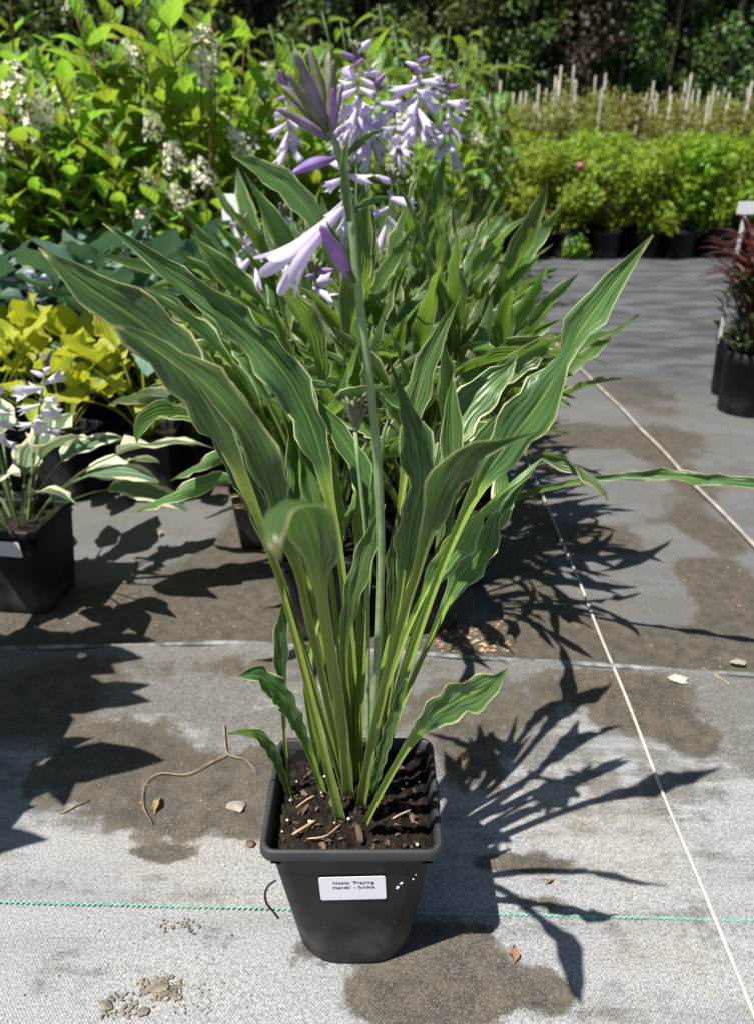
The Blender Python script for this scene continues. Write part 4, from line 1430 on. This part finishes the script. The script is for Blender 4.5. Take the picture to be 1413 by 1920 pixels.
# flower heads that stand out of the front of the bushes
hyd = [o for o in SC.objects if o.parent is None and o.name.startswith('hydrangea')]
rp = random.Random(5)
for px, py, Y, sc in ((40, 185, 1.85, .95), (72, 215, 1.83, .8), (378, 95, 1.95, .9), (395, 120, 1.93, .75), (290, 232, 1.84, .7), (330, 300, 1.8, .8), (385, 330, 1.78, .8), (350, 365, 1.76, .7), (265, 400, 1.75, .6), (20, 260, 1.84, .7), (470, 250, 2.05, .6)):
    tp, _ = at(px, py, Y)
    o = min(hyd, key=lambda q: (q.location.x - tp[0]) ** 2 + (q.location.y - Y) ** 2 + (0 if q.scale.x > .8 else .05))
    mi = Matrix.LocRotScale(o.location, o.rotation_euler, o.scale).inverted()
    lp = np.array(mi @ Vector(tp))
    mb = MB()
    mb.tube(smoothcurve([lp * np.array([.3, .3, .55]), lp * np.array([.75, .75, .8]), lp], 8), [.003] * 8, 5)
    P('stem', mb.mesh('stem', M['redstem']), o)
    P('flower_panicle', rp.choice(PAN), o, mat4=Matrix.Translation(lp - np.array([0, 0, .05])) @ Matrix.Rotation(rp.uniform(-.7, .7), 4, 'X') @ Matrix.Rotation(rp.uniform(-.7, .7), 4, 'Y') @ Matrix.Scale(sc * 1.45, 4))

# cornus-like shrubs with hanging leaves behind them
LC = [arc_leaf(.02, rnd.uniform(.09, .13), rnd.uniform(.04, .055), rnd.uniform(70, 110), rnd.uniform(150, 178), 0, M['corn'], n=10, nv=5, shape='ovate', fold=rnd.uniform(.3, .7), ruf=.02, rufk=2, ph=rnd.uniform(0, 6), twist=rnd.uniform(-30, 30), petw=.1, droop=.7) for _ in range(6)]
co = [shrub('dogwood', 71, 18, 1.2, .42, LC, M['greenstem'], 8, .3, 0, (.9, 1.3)), shrub('dogwood', 72, 18, 1.12, .40, LC, M['greenstem'], 8, .3, 0, (.9, 1.3))]
uc = set()
for i, (x, y, k, lab) in enumerate([(-2.3, 3.9, 0, 'far at the left'), (-1.7, 3.7, 1, 'left behind the hydrangeas'), (-1.15, 3.8, 0, 'behind the left hydrangeas'), (-.6, 3.75, 1, 'behind the middle of the hydrangeas'), (-.1, 3.85, 0, 'behind the lilac flowers'), (.10, 3.3, 1, 'close behind the two flower clusters'), (.40, 3.42, 0, 'close behind, right of the flower clusters'), (.22, 3.85, 1, 'right of the lilac flowers'),
                                    (.45, 4.3, 0, 'next to the rose shrubs'), (-1.4, 4.5, 1, 'in the rear row, left'), (-.8, 4.55, 0, 'in the rear row, middle'), (-.2, 4.6, 1, 'in the rear row, right'), (.28, 4.75, 0, 'in the rear row, beside the roses')]):
    lab = 'dark green shrub with drooping pointed leaves, ' + lab
    if k not in uc:
        uc.add(k)
        co[k].location = (x, y, .001)
        tag(co[k], lab, None, 'drooping-leaved shrubs')
    else:
        dup(co[k], (x, y, .001), rnd.uniform(0, 6), lab, 'drooping-leaved shrubs', rnd.uniform(.92, 1.1))

# plant outside the frame on the left whose leaf shadows fall on the cloth
ls = shrub('hydrangea', 66, 17, .62, .27, LH, M['redstem'], 8, .2, 0, (.85, 1.2))
ls.location = (-.79, .07, .005)
tag(ls, 'leafy potted hydrangea beyond the left edge, known by its leaf shadows', None, 'panicle hydrangeas')

# ------------------------------------------------------------------ leaf clouds (roses, saplings, trees)
def leaf_cloud(name, n, sampler, size, mat, seed, cluster=1, spread=.03, kind=True):
    r = np.random.RandomState(seed)
    C = sampler(r, n)
    if cluster > 1:
        C = np.repeat(C, cluster, axis=0) + r.normal(0, spread, (n * cluster, 3))
    m = len(C)
    d = norm(r.normal(0, 1, (m, 3)) + np.array([0, 0, -.25]))
    up = norm(r.normal(0, .65, (m, 3)) + np.array([0, -.15, 1.0]))
    s = norm(np.cross(d, up))
    nn = np.cross(s, d)
    ln = size * r.uniform(.7, 1.3, (m, 1))
    wd = ln * .33
    base, tip = C, C + d * ln - nn * ln * .12
    a = C + d * ln * .45 + s * wd + nn * ln * .08
    b = C + d * ln * .45 - s * wd + nn * ln * .08
    V = np.stack([base, a, tip, b], 1).reshape(-1, 3)
    i0 = np.arange(m) * 4
    F = np.concatenate([np.stack([i0, i0 + 1, i0 + 2], -1), np.stack([i0, i0 + 2, i0 + 3], -1)])
    lf = np.zeros((m * 4, 4))
    lf[:, 0] = np.tile([0, 1, 0, 1], m)
    lf[:, 1] = 1
    lf[:, 2] = np.tile([0, .45, 1, .45], m)
    return mesh(name, V, F, mat, False, attr={'lf': lf})


def blob_sampler(rx, z0, z1, k=26, lump=.11):
    def f(r, n):
        c = np.stack([r.normal(0, rx * .5, k), r.normal(0, rx * .5, k), r.uniform(z0, z1, k)], -1)
        q = np.linalg.norm(c[:, :2], axis=1)
        c[:, :2] *= np.minimum(1, rx / np.maximum(q, 1e-6))[:, None]
        i = r.randint(0, k, n)
        return c[i] + norm(r.normal(0, 1, (n, 3))) * lump * r.uniform(.55, 1.1, (n, 1))
    return f


POT_RB = round_pot_mesh(.12, .2, .095, .18, M['pot2'], 18)
roses = []
for s in range(4):
    t = T('rose_shrub', 'x', 'potted shrub')
    P('pot', POT_RB, t)
    fo = P('foliage', leaf_cloud('foliage', 420, blob_sampler(.21, .26, .74, 24, .10), .044, M['rose'], 100 + s, 5, .022), t)
    tag(fo, kind='stuff')
    mb = MB()
    for k in range(6):
        a = k * 1.05 + s
        mb.tube([(.01 * math.cos(a), .01 * math.sin(a), .17), (.06 * math.cos(a), .06 * math.sin(a), .38), (.12 * math.cos(a), .12 * math.sin(a), .62)], [.004, .003, .002], 5)
    P('stems', mb.mesh('stems', M['bark']), t)
    roses.append(reg(t))
rose_fl = lump_mesh('rose_flower', M['pink'], .03, 1, 1, .8, 5, 8, .25)
ur = set()
rn = ['front', 'second', 'third', 'fourth']
ordl = ['first', 'second', 'third', 'fourth', 'fifth', 'sixth', 'seventh', 'eighth', 'ninth', 'tenth', 'eleventh', 'twelfth']
for j in range(4):
    for i in range(9):
        x = .88 + i * .29 + (j % 2) * .13 + j * .06
        y = 5.45 + j * .36
        k = (i * 3 + j * 2 + i // 4) % 4
        lab = 'light green potted rose shrub, %s from the left in the %s row' % (ordl[i], rn[j])
        loc = (x + rnd.uniform(-.03, .03), y + rnd.uniform(-.04, .04), .001)
        sc = rnd.uniform(.93, 1.1)
        if k not in ur:
            ur.add(k)
            o = roses[k]
            o.location = loc
            tag(o, lab, None, 'potted rose shrubs')
        else:
            o = dup(roses[k], loc, rnd.uniform(0, 6), lab, 'potted rose shrubs', sc)
        if (i, j) in ((2, 0), (4, 0), (8, 0), (3, 1)):
            P('rose_flower', rose_fl, o, (rnd.uniform(-.1, .1), -.2, rnd.uniform(.62, .8)), None, .8)
        if (i, j) == (2, 0):
            mb = MB()
            mb.loft([rrect(.07, .05, .003, 0, 2), rrect(.07, .05, .003, .001, 2)], cap0=True, cap1=True)
            lb = P('label_sticker', mb.mesh('label_sticker', M['tagwhite'], False), o)
            lb.matrix_local = Matrix.Rotation(-o.rotation_euler.z, 4, 'Z') @ Matrix.Translation((0, -.118, .12)) @ Matrix.Rotation(R(94), 4, 'X')
# a few low weeds in front of the rose pots
weed = leaf_cloud('foliage', 60, blob_sampler(.07, .03, .12, 8, .05), .04, M['rose'], 140, 3, .02)
for i, px in enumerate((985, 1080)):
    g = gnd(px, 486)
    o = P('weed', weed, None, (g[0], g[1], 0), (0, 0, i * 2.0), 1.0)
    tag(o, 'small yellow-green weed at the foot of the rose pots, %s' % ('left end' if i == 0 else 'second from the left end'), 'weed', 'weeds by the rose pots')
# saplings with bamboo canes
saps = []
for s in range(4):
    t = T('staked_sapling', 'x', 'sapling')
    r = random.Random(s + 200)
    P('pot', POT_RB, t)
    tag(P('foliage', leaf_cloud('foliage', 330, blob_sampler(.15, .3, 1.10, 28, .085), .036, M['stakeleaf'], 210 + s, 3, .02), t), kind='stuff')
    mb = MB()
    lean = (r.uniform(-.03, .16), r.uniform(-.05, .05))
    zt = (1.2, 1.28, 1.14, 1.32)[s]
    mb.tube([(.02, 0, .1), (.02 + lean[0] * .5, lean[1] * .5, zt * .5), (.02 + lean[0], lean[1], zt)], [.0078, .0074, .0068], 6)
    P('bamboo_cane', mb.mesh('bamboo_cane', M['cane']), t)
    saps.append(reg(t))
us = set()
for j in range(4):
    for i in range(15):
        x = 1.0 + i * .165 + (j % 2) * .11 + j * .1 + rnd.uniform(-.05, .05)
        y = 7.05 + j * .42 + rnd.uniform(-.06, .06)
        k = (i * 3 + j * 2 + i // 4) % 4
        lab = 'yellow-green sapling on a bamboo cane, %s from left in the %s cane row' % ((ordl + ['thirteenth', 'fourteenth', 'fifteenth', 'sixteenth', 'seventeenth', 'eighteenth'])[i], rn[j])
        if k not in us:
            us.add(k)
            saps[k].location = (x, y, .001)
            tag(saps[k], lab, None, 'staked saplings')
        else:
            dup(saps[k], (x, y, .001), rnd.uniform(-.5, .5), lab, 'staked saplings', rnd.uniform(.9, 1.12))

# trees at the back
def col_sampler(rx, z0, z1, k=60, lump=.3):
    def f(r, n):
        a = r.uniform(0, 6.283, k)
        q = rx * np.sqrt(r.uniform(.15, 1, k))
        c = np.stack([q * np.cos(a), q * np.sin(a), r.uniform(z0, z1, k)], -1)
        i = r.randint(0, k, n)
        return c[i] + norm(r.normal(0, 1, (n, 3))) * lump * r.uniform(.4, 1.1, (n, 1))
    return f


trees = []
for s in range(5):
    nm = 'copper_tree' if s == 4 else 'hornbeam_tree'
    t = T(nm, 'x', 'tree')
    mb = MB()
    mb.tube([(0, 0, 0), (.02, 0, 1.5), (-.02, .02, 3.2), (0, 0, 4.6)], [.05, .042, .03, .012], 8)
    tr = P('trunk', mb.mesh('trunk', M['bark']), t)
    mb = MB()
    r = random.Random(300 + s)
    for k in range(26):
        a = r.uniform(0, 6.28)
        z = r.uniform(.6, 4.2)
        mb.tube([(0, 0, z), (.25 * math.cos(a), .25 * math.sin(a), z + .22), (.46 * math.cos(a), .46 * math.sin(a), z + .3)], [.012, .008, .003], 4)
    P('limbs', mb.mesh('limbs', M['bark']), t)
    tag(P('crown', leaf_cloud('crown', 8200, col_sampler(.5, .25, 4.7, 120, .2), .075, M['tree_red'] if s == 4 else M['tree'], 310 + s), t), kind='stuff')
    trees.append(reg(t))
ut = set()
kk = 0
for j in range(3):
    for i in range(19):
        x = -5.9 + i * .72 + (j % 2) * .36
        y = 11.2 + j * 1.15
        if j == 0 and x < -4.5:
            pass
        k = 4 if (i * 5 + j * 3) % 6 == 0 else (i + 2 * j) % 4
        lab = '%s, %s from the left in the %s tree row' % ('reddish-brown leafed column tree' if k == 4 else 'dark green dense column tree', (ordl + ['thirteenth', 'fourteenth', 'fifteenth', 'sixteenth', 'seventeenth', 'eighteenth', 'nineteenth'])[i], ('front', 'middle', 'rear')[j])
        loc = (x + rnd.uniform(-.12, .12), y + rnd.uniform(-.15, .15), 0)
        if k not in ut:
            ut.add(k)
            trees[k].location = loc
            tag(trees[k], lab, None, 'row of column trees')
        else:
            dup(trees[k], loc, rnd.uniform(0, 6), lab, 'row of column trees', rnd.uniform(.9, 1.15))
# dense hedge far behind, closing the view
def hedge_sampler(r, n):
    return np.stack([r.uniform(-11, 13, n), r.uniform(-.5, .5, n), r.uniform(0, 5.2, n)], -1)


hd_ = P('hedge', None, None, (0, 15.2, 0))
tag(hd_, 'tall dark hedge closing the view behind the tree rows', 'hedge')
tag(P('foliage', leaf_cloud('foliage', 36000, hedge_sampler, .17, M['tree'], 400), hd_), kind='stuff')
mb = MB()
for k in range(50):
    x = -11 + k * .48
    mb.tube([(x, 0, 0), (x + .05, 0, 2.5), (x, .05, 5)], [.04, .03, .01], 5)
P('stems', mb.mesh('stems', M['bark']), hd_)

# ------------------------------------------------------------------ red plant and tag at the right edge
LR = [arc_leaf(0, rnd.uniform(.14, .21), rnd.uniform(.02, .027), rnd.uniform(10, 40), rnd.uniform(60, 105), 0, M['red'], n=10, nv=5, fold=.4, ruf=.02, petw=.4) for _ in range(4)]
LG = [arc_leaf(0, rnd.uniform(.05, .08), rnd.uniform(.014, .02), rnd.uniform(30, 60), rnd.uniform(70, 110), 0, M['spurge'], n=7, nv=5, fold=.3, ruf=.02, petw=.4) for _ in range(4)]


def spurge(loc, label, h, nred, ngreen, seed):
    r = random.Random(seed)
    t = T('red_spurge', label, 'potted plant', loc, 0, 'dark red potted plants')
    P('pot', round_pot_mesh(.09, .18, .075, .16, M['pot2']), t)
    P('soil', SOIL_R, t, (0, 0, 0), None, (.7, .7, .8))
    for k in range(7):
        a = k * 2.4
        d = .06 * math.sqrt(k / 7)
        top = np.array([d * 1.4 * math.cos(a), d * 1.4 * math.sin(a), h * r.uniform(.75, 1)])
        mb = MB()
        mb.tube([(d * .5 * math.cos(a), d * .5 * math.sin(a), .15), (d * math.cos(a), d * math.sin(a), h * .5), top], [.004, .0035, .003], 5)
        P('stem', mb.mesh('stem', M['redstem']), t)
        for i in range(nred // 7):
            q = i / (nred // 7)
            az = i * 2.4 + k
            P('leaf', r.choice(LR), t, mat4=Matrix.Translation(top * np.array([1, 1, 1 - .35 * (1 - q)])) @ Matrix.Rotation(az, 4, 'Z') @ Matrix.Rotation(r.uniform(-.1, .5), 4, 'Y') @ Matrix.Scale(r.uniform(.7, 1.05), 4))
    for k in range(ngreen):
        a = r.uniform(0, 6.28)
        d = r.uniform(.02, .09)
        P('leaf', r.choice(LG), t, mat4=Matrix.Translation((d * math.cos(a), d * math.sin(a), r.uniform(.17, .38))) @ Matrix.Rotation(a + r.uniform(-.6, .6), 4, 'Z') @ Matrix.Scale(r.uniform(.7, 1.1), 4))
    return t


spurge((1.115, 1.62, .001), 'dark red rosette plant in the nearer black pot at the right edge', .46, 98, 240, 1)
spurge((1.17, 1.80, .001), 'dark red rosette plant with a white tag behind the nearer red one', .50, 98, 160, 2)
spurge((1.33, 1.66, .001), 'dark red rosette plant at the very right edge', .46, 98, 120, 3)


def plant_tag(px, py, Y, w, h, zb, label, rz):
    p, _ = at(px, py, Y)
    t = T('plant_tag', label, 'plant tag', (p[0], p[1], zb), rz, 'white plant tags')
    mb = MB()
    zz = p[2] - zb
    mb.loft([rrect(w, .0012, .0005, zz - h / 2, 2), rrect(w, .0012, .0005, zz + h / 2, 2)], cap0=True, cap1=True)
    P('tag_plate', mb.mesh('tag_plate', M['tagwhite'], False), t)
    mb = MB()
    mb.loft([rrect(.012, .002, .0008, 0, 2, 0, .002), rrect(.012, .002, .0008, zz, 2, 0, .002)], cap0=True, cap1=True)
    P('tag_stake', mb.mesh('tag_stake', M['tagwhite'], False), t)


plant_tag(1399, 389, 1.80, .055, .035, .16, 'white tag on a white stake above the dark red plants', R(8))
plant_tag(440, 388, 1.38, .066, .058, .01, 'white plant tag among the hosta and hydrangea leaves', R(-12))

# ------------------------------------------------------------------ litter on the cloth
def flat_leaf(seed, L_=.02, W_=.012):
    r = random.Random(seed)
    m = arc_leaf(.003, L_, W_, 78, r.uniform(95, 120), 0, M['dryleaf'], 'dry_leaf', n=9, nv=5, shape='ovate', fold=.6, ruf=.42, rufk=2.5, ph=r.random() * 6, twist=r.uniform(-70, 70))
    return m


DL = [flat_leaf(s) for s in range(4)]
for i, (px, py, s, lab) in enumerate([(868, 1418, 1.3, 'crumpled orange dry leaf in the shadow right of the pot rim'), (962, 1820, .9, 'small orange dry leaf on the wet patch below the pot shadow'), (290, 1535, 1.2, 'rust-brown dry leaf at the end of the curved twig'),
                                      (1020, 886, 1.7, 'pale dry leaf by the white cord up the aisle'), (1010, 976, 1.1, 'small pale dry leaf close to the white cord'), (300, 1010, 1.5, 'pale fallen petal on the wet ground left of the plants'), (1020, 1668, .6, 'tiny brown leaf on the cloth right of the pot')]):
    g = gnd(px, py)
    o = P('dry_leaf', DL[i % 4], None, (g[0], g[1], .007 if py > 1230 else .003), (0, 0, rnd.uniform(0, 6)), s)
    tag(o, lab, 'dry leaf', 'dry leaves on the ground')
for px, py, r_, sx, lab, m_ in ((444, 1522, .0105, 1.25, 'flat grey-beige stone left of the front pot', 'stone'), (1270, 1283, .011, 1.5, 'whitish shell-like stone at the edge of the brown soil', 'paleshell'), (155, 1478 - 240, .007, 1.3, 'white pebble in the shade at the left', 'perlite'),
                              (1383, 1250, .008, 2.0, 'long pale stone at the right edge', 'stone'), (470, 1590, .006, 1.0, 'small brown bark lump beside the pot rim', 'chip'), (300, 1862, .007, 1.5, 'crumbly dry mud clod at the bottom left', 'clod'), (200, 1895, .006, 1.3, 'dry mud clod at the bottom edge', 'clod'), (268, 1908, .005, 1.2, 'small mud clod between the larger ones', 'clod')):
    g = gnd(px, py)
    o = P('stone' if m_ != 'clod' else 'mud_clod', lump_mesh('stone', M[m_], r_ * .8, sx, 1, .4, int(px), 9, .3 if m_ != 'clod' else .4, False), None, (g[0], g[1], .007 + r_ * .15 if py > 1230 else .003 + r_ * .2), (0, 0, rnd.uniform(-.5, .5)))
    tag(o, lab, 'stone' if m_ != 'clod' else 'mud clod', 'stones and clods')
# curved twig
mb = MB()
tw = [gnd(*p, z=.0085) for p in ((285, 1545), (268, 1510), (272, 1470), (300, 1450), (350, 1452), (395, 1430), (428, 1415))]
mb.tube(smoothcurve(tw, 30), list(np.linspace(.0006, .0010, 30)), 6)
tw2 = [gnd(*p, z=.009) for p in ((420, 1358), (422, 1390), (428, 1415), (460, 1425), (480, 1448))]
mb.tube(smoothcurve(tw2, 16), list(np.linspace(.0012, .0005, 16)), 6)
tag(P('dry_twig', mb.mesh('dry_twig', M['twig'])), 'thin curved dry twig with a forked end left of the front pot', 'twig')
mb = MB()
mb.tube([gnd(*p, z=.007) for p in ((115, 1525), (140, 1512), (168, 1500))], [.0008, .0011, .0007], 5)
tag(P('straight_twig', mb.mesh('straight_twig', M['twig'])), 'short straight twig in the leaf shadow on the left', 'twig')
mb = MB()
mb.tube(smoothcurve([gnd(*p, z=.0075) for p in ((1315, 1253), (1335, 1262), (1368, 1284))], 8), .001, 5)
tag(P('straw', mb.mesh('straw', M['paletip'])), 'bent pale straw lying at the right edge of the soil strip', 'straw')
mb = MB()
mb.tube(smoothcurve([at(px, py, -.045)[0] for px, py in ((516, 1652), (503, 1662), (497, 1678), (501, 1696), (513, 1710), (522, 1722))], 20), .0011, 6)
tag(P('wire_loop', mb.mesh('wire_loop', M['ink'])), 'thin dark root loop sticking out beside the front pot', 'root')

# uncountable crumbs and bark bits over the cloth and behind the pots
def litter(name, spots, mat, seed, zr=.0):
    r = np.random.RandomState(seed)
    V, F = [], []
    for (x0, x1, y0, y1, n, s0, s1) in spots:
        for k in range(n):
            px, py = r.uniform(x0, x1), r.uniform(y0, y1)
            g = gnd(px, py)
            z = .0072 if g[1] < y_edge(g[0]) - .003 else .002
            s = r.uniform(s0, s1)
            a = r.uniform(0, 6.28)
            d = np.array([math.cos(a), math.sin(a), 0])
            e = np.array([-math.sin(a), math.cos(a), 0]) * r.uniform(.25, .7)
            c = np.array([g[0], g[1], z])
            b = len(V)
            up = np.array([0, 0, 1.0])
            V += [c + d * s, c + e * s, c - d * s, c - e * s, c + up * s * r.uniform(.3, .6)]
            F += [(b, b + 1, b + 4), (b + 1, b + 2, b + 4), (b + 2, b + 3, b + 4), (b + 3, b, b + 4)]
    o = P(name, mesh(name, V, np.array(F), mat, False))
    return tag(o, kind='stuff')


tag(litter('bark_crumbs', [(820, 960, 1160, 1225, 150, .0015, .0055), (560, 900, 1190, 1225, 60, .001, .003), (0, 560, 1150, 1225, 60, .0008, .003), (860, 1413, 880, 1260, 90, .0008, .003), (300, 560, 960, 1150, 30, .0008, .003),
                           (180, 480, 1260, 1640, 46, .0005, .0019), (850, 1400, 1250, 1900, 60, .0005, .0019), (20, 480, 1700, 1915, 50, .0005, .0018)], simple('crumb', (.3, .2, .12), .85, .2, .5, 12), 5),
    'loose bark and soil crumbs scattered over the cloth', 'litter')
tag(litter('pale_grit', [(860, 1413, 900, 1260, 60, .0006, .0018), (0, 900, 1080, 1225, 50, .0006, .002), (180, 480, 1260, 1640, 30, .0004, .0012), (850, 1400, 1250, 1900, 40, .0004, .0013)], simple('grit', (.55, .52, .4), .7, .2, .3, 12), 6),
    'pale grit and fertiliser grains scattered on the ground', 'litter')
tag(litter('mud_crumbs', [(265, 340, 1840, 1885, 130, .001, .0042), (190, 260, 1870, 1918, 60, .001, .0035), (300, 420, 1850, 1915, 50, .0006, .002), (300, 380, 1730, 1760, 40, .0008, .003)], M['clod'], 8), 'crumbled dry mud at the bottom left of the cloth', 'litter')

# drop unplaced prototypes
def wipe(o):
    for k in list(o.children):
        wipe(k)
    bpy.data.objects.remove(o)


for o in list(SC.objects):
    if o.parent is None and o.get('label') == 'x':
        wipe(o)
